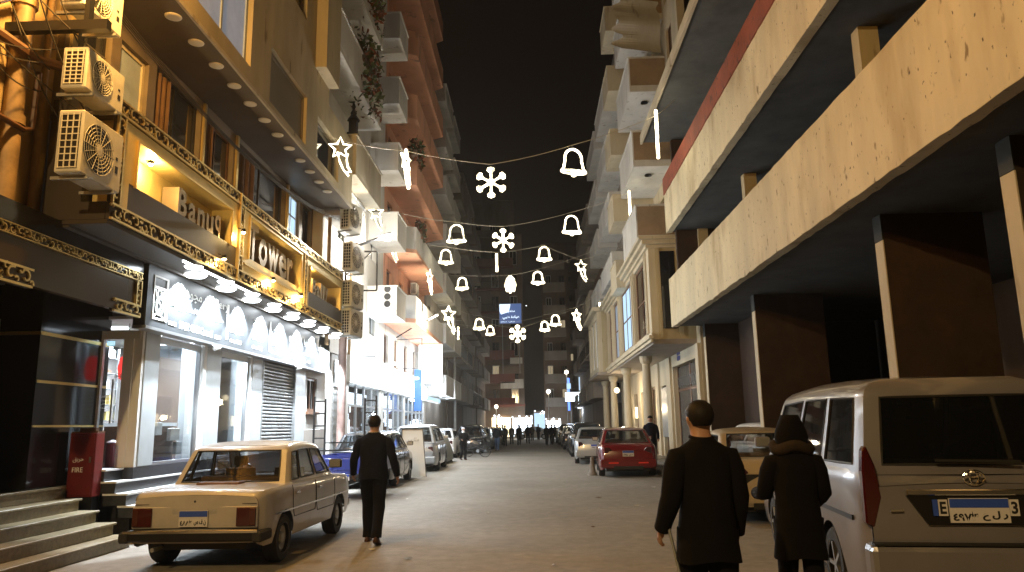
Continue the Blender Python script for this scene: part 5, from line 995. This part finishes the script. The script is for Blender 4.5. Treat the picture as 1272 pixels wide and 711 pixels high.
def modern(label, loc, rz, body, kind='sedan', L=4.4, W=1.74, group='cars parked along the kerbs', tail='wrap', scale=1, plate_txt=True, rev=False, name='parked_car'):
    hL = L / 2
    if kind == 'sedan': deck = [(-hL, .78), (-hL + .06, .93), (-hL + .15, .985), (-hL + .9, 1.0), (hL - 1.2, .96), (hL - .3, .82), (hL, .66)]; cab = ((-hL + .62, .98), (-hL + 1.35, 1.44), (hL - 1.75, 1.45), (hL - .98, .95))
    elif kind == 'hatch': deck = [(-hL, .80), (-hL + .05, .95), (-hL + .15, 1.0), (hL - 1.2, .98), (hL - .3, .85), (hL, .68)]; cab = ((-hL + .10, .99), (-hL + .55, 1.47), (hL - 1.65, 1.50), (hL - .85, .96))
    else: deck = [(-hL, .85), (-hL + .05, 1.0), (-hL + .1, 1.04), (hL - 1.0, 1.04), (hL - .3, .95), (hL, .75)]; cab = ((-hL + .06, 1.03), (-hL + .28, 1.66), (hL - 1.6, 1.68), (hL - .8, 1.02))
    t, X, top, _ = car(name, label, 'car', loc, rz, L=L, W=W, wb=L * .59, r=.315, sill=.22, deck=deck, cab=cab, body=body, group=group, side_wins=((.06, .2), (.24, .54), (.58, .92)) if kind != 'sedan' else ((.12, .46), (.50, .90)), doors=((-hL + 1.25, -hL + 2.1), (-hL + 2.12, hL - 1.15)), endr=.12, tumble=.05, inset=.20, round_=.05)
    for s in (-1, 1):
        xa, xb = X(-hL + .02, .8) * 1.0, .46
        q = MB().prism([(s * (xa - .0), .72), (s * (xa - .01), .90), (s * .56, .90), (s * .48, .80), (s * .60, .70)], -hL - .012, -hL + .10, 'y').obj('tail_light', 'tail', t, bevel=.008)
        MB().prism([(s * (hw_ := X(hL - .05, .6)), .56), (s * hw_, .68), (s * .42, .66), (s * .45, .56)], hL - .12, hL + .02, 'y').obj('headlight', 'head', t, bevel=.008)
    MB().box(-W / 2 + .05, W / 2 - .05, -hL - .06, -hL + .08, .30, .56).obj('bumper', body, t, bevel=.05); MB().box(-W / 2 + .06, W / 2 - .06, hL - .08, hL + .06, .26, .50).obj('bumper', body, t, bevel=.05)
    MB().box(-.35, .35, hL + .0, hL + .05, .56, .66).obj('grille', 'black', t, bevel=.01); MB().box(-.45, .45, -hL - .07, -hL - .05, .24, .34).obj('lower_grille', 'black', t, bevel=.01)
    if plate_txt: plate(t, 0, -hL - .045, .63 if kind == 'sedan' else .60, .34, .17, (('٢٧٥', (.08, .36)), (ar('س') + ' ' + ar('ط'), (.56, .34))))
    return t
t = modern('glossy dark red saloon parked first on the right', (3.0, 25.5, 0), radians(-3.5), 'red_paint_car', W=1.80, L=4.5)
for s in (-1, 1): MB().box(*sorted((s * .3, s * .6)), -2.325, -2.31, .42, .46).obj('reflector', mat('reflector', (.6, .02, .01), .3, emit=(1, .05, .02), es=.1), t, bevel=.003)
modern('silver saloon with dark rear light parked before the red one on the right', (2.62, 33.4, 0), radians(-3), 'silver_paint', W=1.72)
for i, (y, x, b, k) in enumerate(((40.2, 2.75, 'dark_paint_car', 'suv'), (46, 2.9, 'blue_grey_paint', 'hatch'), (52, 2.8, 'dark_paint_car', 'sedan'), (58, 2.9, 'silver_paint', 'hatch'), (64, 2.9, 'dark_paint_car', 'suv'), (71, 2.9, 'blue_grey_paint', 'sedan'))):
    modern(['black tall car just beyond the silver saloon on the right', 'grey blue hatchback third from the red saloon on the right', 'low black saloon half way along the right kerb', 'small silver hatchback far along the right kerb', 'black tall car far along the right kerb', 'last grey blue car of the right kerb row'][i], (x, y, 0), radians(-1), b, k, L=4.2, plate_txt=False)
modern('dark hatchback facing away beside the blue cargo tricycle', (-4.75, 22.6, 0), radians(1), 'dark_paint_car', 'hatch', W=1.74, L=4.2)
modern('silver estate car parked behind the white signboard', (-4.5, 30.0, 0), radians(1), 'silver_paint', 'suv', L=4.3, W=1.75)
modern('white saloon car hidden behind the covered car', (-5.0, 41.6, 0), 0, 'white_car_paint', 'hatch', L=4.0, plate_txt=False)
for i, (y, b, k, rz) in enumerate(((47.4, 'dark_paint_car', 'suv', 0), (54, 'blue_grey_paint', 'hatch', 0), (60, 'dark_paint_car', 'sedan', 0), (66.5, 'dark_paint_car', 'hatch', 0))):
    modern(['dark car beside the bicycle, facing the viewer', 'grey blue car behind the dark one on the left', 'black saloon in the dark part of the left kerb', 'last small black car on the left kerb'][i], (-3.95 + .15 * i, y, 0), radians(180), b, k, L=4.3, plate_txt=False)
# covered car
t = thing('covered_car', 'car under a dull grey green cover on the left', 'car', (-4.75, 34.5, 0)); rings = []
for k in range(15):
    u = k / 14; y = -2.15 + 4.3 * u; h = interp([(0, .62), (.06, .95), (.2, 1.35), (.35, 1.5), (.6, 1.48), (.78, 1.05), (.95, .92), (1, .6)], u); w_ = .92 * (1 - .25 * abs(2 * u - 1) ** 5)
    rings.append([V((w_ * (1.02 if abs(cos(a)) > .95 else 1) * (abs(cos(a)) ** .55) * (1 if cos(a) > 0 else -1) * (1 - .22 * max(0, sin(a)) ** 2), y + .02 * sin(9 * a + k), .12 + max(0, (h - .12) * (abs(sin(a)) ** .6)) + .012 * sin(7 * a + 2 * k))) for a in [pi * j / 16 for j in range(17)]])
MB().loft(rings, cap=True).obj('cover', 'grey_cover', t, smooth=60); 
for x in (-.75, .75):
    for y in (-1.25, 1.3): wheel(t, x, y, .3, 1 if x > 0 else -1)
# silver van on the right
VB = 'van_paint'
t, X, top, _ = car('parked_van', 'pale silver passenger van close by on the right with a tall tailgate', 'van', (3.69, 8.43, 0), radians(-7.5), L=4.85, W=1.66, wb=2.75, r=.325, sill=.26, wy=(-1.42, 1.5),
    deck=[(-2.43, 1.06), (-2.4, 1.16), (-2.3, 1.20), (1.3, 1.17), (1.9, 1.10), (2.3, .95), (2.43, .8)], cab=((-2.38, 1.17), (-2.26, 1.93), (.85, 1.95), (1.95, 1.10)), body=VB, inset=.12, roofr=.17, round_=.02, side_wins=((.045, .26), (.30, .56), (.60, .90)), rw_=(.09, .91, .10, .80),
    doors=((-.75, .45), (.48, 1.4)), endr=.05, tumble=.02, glassm='dark_glass', rear=lambda k: .03)
ye = -2.46
for s in (-1, 1):
    MB().prism([(s * .792, 1.20), (s * .798, .80), (s * .735, .77), (s * .66, 1.0), (s * .69, 1.24), (s * .745, 1.40), (s * .775, 1.37)], ye - .004, ye + .10, 'y').obj('tail_light', 'tail', t, bevel=.012)
MB().box(-.5, .5, ye - .07, ye - .04, 1.02, 1.065).obj('chrome_strip', 'chrome', t, bevel=.008)
MB().prism([(-.5, 1.02), (.5, 1.02), (.36, .80), (-.36, .80)], ye - .052, ye - .03, 'y').obj('plate_recess', 'black_metal', t)
p = plate(t, .0, ye - .06, .82, .42, .18, (('٤٩٧٣', (.05, .42)), (ar('ع') + ' ' + ar('ل') + ' ' + ar('ر'), (.54, .42))))
for x, s_ in ((-.25, 'E'), (.25, '3')): b = MB().box(x - .035, x + .03, ye - .068, ye - .06, .87, .99).obj('side_plate', 'plate_white', t); text_mb(s_, .1, lambda a, o, z, x=x: (x - .025 + a, ye - .0695 - o, .885 + z), .001, width=.045, height=.09, bold=.003).obj('lettering', 'black', b, fixn=False)
MB().box(-.325, -.288, ye - .068, ye - .06, .87, .99).obj('side_plate', 'plate_blue', t)
eb = MB(); cz = 1.15
eb.tube([(.075 * cos(a), ye - .045, cz + .055 * sin(a)) for a in [2 * pi * k / 20 for k in range(20)]], .007, 5, True).tube([(.03 * cos(a), ye - .045, cz + .052 * sin(a)) for a in [2 * pi * k / 16 for k in range(16)]], .006, 5, True).tube([(.05 * cos(a), ye - .045, cz + .022 + .018 * sin(a)) for a in [2 * pi * k / 14 for k in range(14)]], .006, 5, True)
eb.obj('emblem', 'chrome', t)
MB().box(-.81, .81, ye - .10, ye + .12, .34, .66).obj('bumper', VB, t, bevel=.05); MB().box(-.78, .78, ye - .105, ye - .02, .655, .67).obj('bumper_top', 'black', t)
MB().box(-.83, -.82, -.72, .9, .80, .835).obj('door_rail', 'black_metal', t); MB().box(-.834, -.82, -2.2, -.80, .80, .84).obj('door_rail', 'black_metal', t); MB().box(-.62, -.53, ye - .045, ye - .03, .9, .915).obj('badge', 'chrome', t)
MB().bar((-.25, ye - .02, 1.28), (.35, ye - .035, 1.27), .012).obj('rear_wiper', 'black', t)
for s in (-1, 1): MB().box(*sorted((s * .45, s * .8)), 2.40, 2.47, .72, .92).obj('headlight', 'head', t, bevel=.02)
# beige car behind the two people
t = modern('beige taxi like saloon between the two people at right', (3.95, 14.3, 0), radians(-2), 'beige_paint', 'sedan', L=4.2, W=1.68)
MB().box(-.75, .75, -2.13, -2.11, .60, .78).obj('rear_panel', 'black', t)
modern('white car deep inside the concrete building bay', (6.6, 21.8, 0.05), radians(15), 'white_car_paint', 'hatch', L=4.0, plate_txt=False)
# blue cargo tricycle
t = thing('cargo_tricycle', 'blue cargo tricycle with ladder frames behind the walking man', 'tricycle', (-4.35, 18.2, 0), radians(0))
MB().box(-.72, .72, -1.0, 1.0, .62, .66).box(-.72, -.68, -1.0, 1.0, .66, 1.0).box(.68, .72, -1.0, 1.0, .66, 1.0).box(-.68, .68, .96, 1.0, .66, 1.0).obj('cargo_bed', 'blue_metal', t)
q = MB().box(-.68, .68, -1.03, -.99, .60, 1.02).obj('tailgate', 'blue_metal', t)
for k in range(3): MB().box(-.64 + k * .44, -.24 + k * .44, -1.05, -1.031, .68, .94).obj('pressing', 'blue_metal', q, bevel=.008)
fr = MB()
for x in (-.72, -.46, .46, .72):
    fr.box(x - .02, x + .02, -.98, -.94, 1.0, 2.35 if abs(x) > .5 else 2.3)
for s in (-1, 1):
    for k in range(5): z = 1.12 + k * .28; fr.box(*sorted((s * .46, s * .72)), -.975, -.945, z - .015, z + .015)
fr.box(-.46, .46, -.975, -.945, 1.1, 1.14).box(-.46, .46, -.975, -.945, 1.28, 1.31); fr.obj('ladder_frame', 'black_metal', t)
MB().box(-.03, .03, -.9, 2.2, .42, .5).tube([(0, 1.5, .5), (0, 1.9, .95), (0, 2.2, .5), (0, 2.35, .3)], .035, 6).tube([(-.4, 1.5, 1.05), (-.15, 1.85, 1.08), (.15, 1.85, 1.08), (.4, 1.5, 1.05)], .018, 6).obj('chassis', 'black_metal', t)
MB().box(-.18, .18, .95, 1.5, .72, .84).obj('saddle', 'black', t, bevel=.05); MB().lathe([(0, 0), (.14, .04), (.13, .3), (0, .36)], (0, 1.75, .62), n=12).obj('fuel_tank', 'blue_metal', t, smooth=50)
for x, y in ((-.6, -.45), (.6, -.45), (0, 2.35)): wheel(t, x, y, .28, 1 if x >= 0 else -1, 8)
for s in (-1, 1): MB().box(*sorted((s * .5, s * .66)), -1.06, -1.03, .5, .58).obj('tail_light', 'tail', t)
plate(t, 0, -1.04, .45, .3, .14, (('٥١٢', (.3, .4)),))
# white signboard, cone, bicycle
t = thing('sandwich_board', 'tall white advertising board standing in front of the silver estate car', 'signboard', (-4.05, 25.3, 0)); MB().add([(-.38, -.1, 0), (.45, -.1, 0), (.28, .18, 1.55), (-.42, .18, 1.55), (-.38, -.07, 0), (.45, -.07, 0), (.28, .21, 1.55), (-.42, .21, 1.55)], [(0, 1, 2, 3), (7, 6, 5, 4), (0, 4, 5, 1), (1, 5, 6, 2), (2, 6, 7, 3), (3, 7, 4, 0)]).obj('panel', 'white_paint', t)
MB().bar((.45, -.11, 0), (.28, .17, 1.56), .018).bar((-.38, -.11, 0), (-.42, .17, 1.56), .018).bar((-.42, .17, 1.56), (.28, .17, 1.56), .018).obj('frame', 'black_metal', t)
text_mb(ar('ملابس') , .3, lambda a, o, z: (-.28 + a, .09 - o + (z) * .18, 1.12 + z), .002, width=.45, height=.16).obj('lettering', 'galv', t, fixn=False)
t = thing('traffic_cone', 'dark stone bollard standing on the road beside the red saloon', 'bollard', (1.86, 24.6, 0)); MB().lathe([(.16, 0), (.15, .06), (.10, .1), (.06, .5), (.07, .56), (0, .6)], n=12).obj('cone', 'grey_wall', t, smooth=50); t.name = 'bollard'
def bicycle(label, loc, rz):
    t = thing('bicycle', label, 'bicycle', loc, rz)
    for y in (-.5, .52):
        w_ = MB().tube([(0, .33 * cos(a), .33 * sin(a)) for a in [2 * pi * k / 24 for k in range(24)]], .018, 6, True).obj('wheel', 'rubber', t, loc=(0, y, .34)); q = MB()
        for k in range(8): a = pi * k / 8; q.bar((0, .32 * cos(a), .32 * sin(a)), (0, -.32 * cos(a), -.32 * sin(a)), .003)
        q.obj('spokes', 'steel', w_)
    MB().bar((0, -.5, .34), (0, -.08, .32), .013).bar((0, -.08, .32), (0, -.2, .82), .016).bar((0, -.08, .32), (0, .34, .8), .016).bar((0, -.18, .76), (0, .34, .8), .016).bar((0, -.5, .34), (0, -.18, .76), .012).bar((0, .32, .86), (0, .52, .34), .015).bar((0, .32, .86), (0, .3, .98), .014).obj('frame', 'black_metal', t)
    MB().tube([(-.28, .22, 1.0), (0, .32, .98), (.28, .22, 1.0)], .014, 6).obj('handlebar', 'steel', t); MB().box(-.07, .07, -.33, -.07, .84, .9).obj('saddle', 'black', t, bevel=.03); MB().cyl((-.03, -.08, .32), (.03, -.08, .32), .09, n=14).obj('chainring', 'steel', t)
bicycle('bicycle leaning beside the dark car past the standing woman', (-3.1, 40.6, 0), radians(70))
# ------------------------------------------------ people
for nm, c in (('suit', (.006, .007, .014)), ('coat_black', (.005, .0045, .005)), ('trouser', (.006, .006, .008)), ('jeans', (.07, .11, .2)), ('shirt_white', (.6, .6, .6)), ('coat_brown', (.05, .035, .025)), ('hair', (.015, .012, .01)), ('hair_grey', (.12, .11, .10)), ('scarf', (.7, .7, .72)), ('shoe', (.06, .03, .02)), ('fur', (.03, .022, .016))): mk(nm, c, .95 if nm not in ('shoe', 'hair') else .6, spec=.15, ns=8, na=.25, bump=.3 if nm in ('suit', 'coat_black', 'coat_brown') else 0, bs=9)
def skinned(verts, edges, root=0, sub=2):
    me = bpy.data.meshes.new('s'); me.from_pydata([v[0] for v in verts], edges, []); o = bpy.data.objects.new('s', me); C.objects.link(o)
    sk = o.modifiers.new('sk', 'SKIN'); sk.use_smooth_shade = True; sk.branch_smoothing = .6
    for i, v in enumerate(verts):
        rr = v[1]; me.skin_vertices[0].data[i].radius = rr if isinstance(rr, tuple) else (rr, rr); me.skin_vertices[0].data[i].use_root = (i == root)
    sb = o.modifiers.new('sb', 'SUBSURF'); sb.levels = sub; sb.render_levels = sub
    bpy.context.view_layer.update(); r = bpy.data.meshes.new_from_object(o.evaluated_get(bpy.context.evaluated_depsgraph_get())); bpy.data.objects.remove(o); bpy.data.meshes.remove(me); return r
def person(label, loc, rz, h=1.75, stride=.0, arms=((.0, .0), (.0, .0)), top='suit', low='trouser', hair='hair', longcoat=0, hood=False, scarf=False, hands=True, turn=0, belly=0, elbow=(0.1, 0.1), group=None, wide=1.0, collar=True, raise_=0, bald=False):
    """faces +y. arms: (swing forward, splay) per side; stride = half step length"""
    k = h / 1.75; t = thing('person', label, 'person', loc, rz, group); vs = []; es = []
    def a(p, r, par=None):
        vs.append((V(p) * k, r * k if not isinstance(r, tuple) else tuple(x * k for x in r)))
        if par is not None: es.append((par, len(vs) - 1))
        return len(vs) - 1
    pel = a((0, 0, .95), (.14, .10)); wai = a((0, .005, 1.10), (.135, .095), pel); che = a((0, .0, 1.28), (.155, .105), wai); up = a((0, -.01, 1.41), (.12, .085), che); nk = a((0, .0, 1.49), .064, up); jw = a((0, .03, 1.56), (.068, .072), nk); hd = a((0, .015, 1.635), (.084, .098), jw); a((0, .01, 1.70), (.068, .080), hd)
    for s in (-1, 1): a((s * .098, .0, 1.625), (.012, .022), hd)
    nose = a((.105 * sin(turn), .02 + .108 * cos(turn), 1.615), .014, hd)
    for s, st_ in ((-1, stride), (1, -stride)):
        hp = a((s * .09, 0, .88), (.09, .095), pel); bend = .03 if st_ > 0 else .06
        kn = a((s * .095, st_ * .5 + bend * (1 if stride else .3), .49), (.06, .065), hp); an = a((s * .095, st_ - (.08 if st_ < 0 else 0), .10 + (.05 if st_ < 0 else 0)), (.04, .045), kn)
        ft = a((s * .10, an_y := st_ - (.08 if st_ < 0 else 0) + .07, .045 + (.0 if st_ < 0 else 0)), (.042, .035), an); a((s * .105, an_y + .12, .028), (.04, .022), ft)
    arms_p = []
    for i, s in enumerate((-1, 1)):
        sw, sp = arms[i]; sh = a((s * .185 * wide, -.01, 1.40), .058, up)
        e1 = V((s * (.22 * wide + sp * .4), sw * .45 - .03, 1.13 + raise_ * abs(sw) * .1)); el = a(e1, .042, sh); e2 = e1 + V((s * (sp * .3 - .0), .04 + sw * .6 + elbow[i] * .8, -.24 + elbow[i] * .35)).normalized() * .25; wr = a(e2, .028, el)
        dr = (e2 - e1).normalized(); pm = a(e2 + dr * .06, (.022, .036), wr); arms_p.append((V((s * .185 * wide, -.01, 1.40)), e1, e2, dr))
        if hands:
            side = V((0, 1, 0)); 
            for f, (off, ln) in enumerate(((-.030, .062), (-.011, .074), (.009, .070), (.028, .054))):
                b0 = a(e2 + dr * .098 + side * off, .0095, pm); b1 = a(e2 + dr * (.098 + ln * .55) + side * off * 1.15 + V((-s * .012, 0, 0)), .0085, b0); a(e2 + dr * (.098 + ln * .9) + side * off * 1.1 + V((-s * .036, 0, 0)), .007, b1)
            th = a(e2 + dr * .055 + side * .042 + V((-s * .01, 0, 0)), .011, pm); a(e2 + dr * .095 + side * .058 + V((-s * .025, 0, 0)), .009, th)
        else: a(e2 + dr * .13 + V((-s * .02, 0, 0)), (.02, .03), pm)
    me = skinned(vs, es, 0, 2 if hands else 1); me.name = 'body'
    for m_ in ('skin', top, low, 'shoe'): me.materials.append(M[m_])
    wr = [(p[2] * k, p[3]) for p in arms_p]
    for p in me.polygons:
        c = p.center; z = c.z / k
        if z > 1.47 and abs(c.x) < .14 * k: mi = 0
        elif any((c - w_).dot(d) > .01 and (c - w_).length < .25 for w_, d in wr): mi = 0
        elif z < .085: mi = 3
        elif z < .98 and abs(c.x) < .19 * k: mi = 2
        else: mi = 1
        p.material_index = mi; p.use_smooth = True
    o = bpy.data.objects.new('body', me); C.objects.link(o); o.parent = t
    # hair
    if not hood:
        q = MB(); N1 = 18
        rings = []
        for i in range(7):
            el = radians(-48 + i * 22.3); rings.append([V(((.094 * cos(el)) * cos(b), (.110 * cos(el)) * sin(b) + .004, 1.652 + .098 * sin(el) + (.075 if sin(b) > .2 else .02 if sin(b) > -.3 else 0) * max(0, (3 - i) / 3) + .004 * sin(b * 9 + i))) * k for b in [2 * pi * j / N1 for j in range(N1)]])
        if scarf: rings = [[V((.10 * cos(b), .0 + .11 * sin(b), 1.46)) * k for b in [2 * pi * j / N1 for j in range(N1)]]] + rings
        q.loft(rings, cap=not bald).obj('headscarf' if scarf else 'hair', 'scarf' if scarf else hair, t, smooth=70)
        for s in (-1, 1): pass
    else:
        q = MB(); q.loft([[V(((.12 + .01 * i) * cos(b) if i < 3 else (.125 - .028 * (i - 3)) * cos(b), .0 + (.115 if i < 5 else .09) * sin(b), 1.46 + .062 * i)) * k for b in [2 * pi * j / 16 for j in range(16)]] for i in range(6)]).obj('hood', top, t, smooth=70)
        MB().tube([V((.14 * cos(b), .01 + .12 * sin(b), 1.50 + .02 * sin(3 * b))) * k for b in [2 * pi * j / 24 for j in range(24)]], .045, 8, True).obj('fur_trim', 'fur', t, smooth=60)
    # jacket
    R = random.Random(len(label)); q = MB(); hem = longcoat or .86; rings = []; N2 = 28
    prof = [(hem, .20 + .03 * (1 if longcoat else 0), .155), (hem + .1, .195 + .02 * (1 if longcoat else 0), .15), (1.0, .19, .145 + belly * .3), (1.1, .178, .135 + belly * .5), (1.2, .185, .135 + belly * .3), (1.32, .196, .135), (1.385, .202, .12), (1.425, .188, .105), (1.455, .150, .092), (1.482, .10, .08), (1.505, .078, .074)]
    for i, (z, rx, ry) in enumerate(prof):
        rx *= 1.0; fo = .012 if z > 1.42 else .03
        rings.append([V((rx * wide * cos(b) * (1 + .02 * sin(5 * b + i) + (.03 * sin(8 * b) if i < 2 else 0)), -.005 + ry * sin(b) * (1 + fo * sin(4 * b + 2 * i) + fo * .6 * sin(9 * b - i)), z + (.012 * sin(b * 3) if i == 0 else 0))) * k for b in [2 * pi * j / N2 for j in range(N2)]])
    j = q.loft(rings, cap=False).obj('coat' if longcoat else 'jacket', top, t, smooth=70)
    for (p0, p1, p2, dr), s in zip(arms_p, (-1, 1)):
        path = [p0 + V((-s * .07, 0, -.005)), p0 + V((0, 0, -.022)), p0.lerp(p1, .35), p0.lerp(p1, .7), p1, p1.lerp(p2, .35), p1.lerp(p2, .7), p2 + dr * .01]; rr = [.055, .066, .069, .063, .060, .056, .050, .046]
        MB().tube([p * k for p in path], [x * k * (1.15 if longcoat else 1) * (1 + .05 * sin(3.1 * i)) for i, x in enumerate(rr)], 14, cap=False).obj('sleeve', top, j, smooth=70)
    if collar and not hood: MB().tube([V((.070 * cos(b), .0 + .070 * sin(b) , 1.505 + .012 * sin(b))) * k for b in [2 * pi * j_ / 18 for j_ in range(18)]], .014, 6, True).obj('collar', 'shirt_white' if top == 'suit' else top, t, smooth=60)
    # shoes
    if hands or loc[1] < 60:
        for s, st_ in ((-1, stride), (1, -stride)):
            y_ = st_ - (.08 if st_ < 0 else 0); up_ = .06 if st_ < 0 else 0; rg = []
            for u, w_, hh in ((-.09, .018, .03), (-.075, .034, .065), (-.02, .040, .085), (.05, .044, .07), (.12, .048, .05), (.17, .040, .036), (.195, .018, .02)):
                zz = up_ * (.12 - u) / .2 if u < .12 else 0; rg.append([V((s * (.10 + .02 * (u + .09)) + w_ * cos(b), y_ + u, max(.0, zz) + .004 + (hh * max(0, sin(b)) if sin(b) > 0 else 0))) * k for b in [2 * pi * j / 12 for j in range(12)]])
            MB().loft(rg).obj('shoe', 'shoe', t, smooth=60)
    # trousers
    for s, st_ in ((-1, stride), (1, -stride)):
        an = V((s * .098, st_ - (.08 if st_ < 0 else 0), .09 + (.05 if st_ < 0 else 0))); kn = V((s * .095, st_ * .5 + (.04 if stride else .01), .49)); hp = V((s * .085, 0, .93))
        path = [hp, hp.lerp(kn, .4), hp.lerp(kn, .8), kn, kn.lerp(an, .4), kn.lerp(an, .8), an, an + V((0, .0, -.03))]; rr = [.115, .103, .085, .080, .076, .070, .072, .074]
        MB().tube([p * k for p in path], [x * k * (1 + .04 * sin(2.3 * i + s)) for i, x in enumerate(rr)], 14, cap=False).obj('trouser_leg', low, t, smooth=70)
    return t
person('man in a dark suit walking away beside the cream saloon', (-2.33, 10.95, 0), radians(2), 1.80, .19, arms=((.05, .12), (-.02, .12)), hair='hair', elbow=(.12, .10), hands=True, wide=1.05)
t = person('heavyset man in a long black coat with a walking stick, nearest on the right', (1.10, 5.0, 0), radians(8), 1.75, .10, arms=((.02, .07), (.02, .03)), top='coat_black', hair='hair', longcoat=.74, elbow=(.12, .05), belly=.08, wide=.93)
tag(MB().cyl((.86, 5.05, .95), (1.02, 4.9, 0.0), .011, .009, 8).tube([(.86, 5.05, .95), (.855, 5.06, .98), (.84, 5.10, .99), (.83, 5.13, .97)], .012, 8).obj('walking_stick', 'galv', smooth=50), 'slim pale walking stick held by the man in the long black coat', 'walking stick')
person('person in a black fur hooded coat standing beside the van', (2.02, 6.0, 0), radians(-4), 1.63, .06, arms=((.25, .06), (.10, .04)), top='coat_black', longcoat=.62, hood=True, elbow=(.5, .3), wide=.95)
person('man in a dark suit with a white shirt on the pavement by the red saloon', (4.1, 26.6, .14), radians(170), 1.74, 0, arms=((.1, .05), (.1, .05)), hands=False)
person('woman with a white headscarf and dark coat beside the covered car', (-3.5, 37.3, 0), radians(-150), 1.58, .04, arms=((.2, .05), (.25, .05)), top='coat_black', scarf=True, hands=False, longcoat=.8, elbow=(.5, .4))
person('man in a dark top and light jeans walking towards the viewer', (-2.45, 50, 0), radians(175), 1.72, .16, arms=((.2, .06), (-.1, .06)), low='jeans', hands=False)
rp = random.Random(3)
for i, (x, y, top_, lb) in enumerate(((-2.3, 60, 'coat_black', 'dark figure walking behind the man in jeans'), (-1.95, 66, 'coat_brown', 'brown coated figure in the first distant pair'), (-1.25, 63, 'coat_black', 'bulky dark figure in the middle of the street'), (-.55, 68, 'suit', 'dark figure standing right of the bulky figure'), (-.2, 80, 'coat_brown', 'tiny figure before the white lit shop'),
                                   (1.05, 62, 'coat_black', 'tall dark figure in front of the street end gap'), (1.5, 64, 'suit', 'dark figure right behind the tall one by the gap'), (1.95, 70, 'coat_brown', 'figure near the far right parked cars'), (-3.0, 72, 'coat_black', 'figure by the last left parked cars'), (.5, 84, 'suit', 'tiny figure crossing at the street end'), (-1.6, 86, 'coat_black', 'tiny figure before the warm lit shop'))):
    person(lb, (x, y, 0), rp.uniform(-.4, .4) + (pi if i % 3 == 0 else 0), 1.68 + .02 * (i % 5), .12 if i % 2 else .04, top=top_, hands=False, scarf=(i == 1), group='distant people in the street')
modern('pale taxi crossing at the street end before the lit shops', (-.1, 91, 0), radians(90), 'beige_paint', 'sedan', plate_txt=False)
rl = random.Random(11)
for i in range(14):
    x, y = ((2.0, 15.2), (1.4, 17.0), (-1.6, 9.6), (-2.2, 10.3), (2.5, 13.1), (.8, 21), (-.9, 14.4), (1.9, 11.4), (-3.0, 14.8), (3.0, 19.5), (.2, 9.0), (2.3, 22.2), (-2.9, 17.3), (.9, 12.2))[i]; s = rl.uniform(.03, .075); a = rl.uniform(0, 3)
    tag(MB().add([(x + s * cos(a + k * 1.6) * (1 + .3 * (k % 2)), y + s * sin(a + k * 1.6), .012 + .012 * (k % 2)) for k in range(4)] + [(x, y, .03)], [(0, 1, 4), (1, 2, 4), (2, 3, 4), (3, 0, 4)]).obj('litter', ['white_wall', 'brownwood', 'galv'][i % 3], fixn=False), 'small crumpled scrap of litter lying on the road surface', 'litter', 'scraps of litter on the road')
# ------------------------------------------------ thin night haze
hz = MB().box(-405, 405, -105, 705, -1.2, 42).obj('haze', [mat('haze_vol', (1, 1, 1))], fixn=True)
nt = hz.data.materials[0].node_tree; nt.nodes.clear(); pv = nt.nodes.new('ShaderNodeVolumePrincipled'); pv.inputs['Density'].default_value = .0006; pv.inputs['Anisotropy'].default_value = .75; pv.inputs['Color'].default_value = (1, .93, .84, 1)
oo = nt.nodes.new('ShaderNodeOutputMaterial'); nt.links.new(pv.outputs[0], oo.inputs['Volume']); hz['kind'] = 'stuff'
S.cycles.volume_max_steps = 64
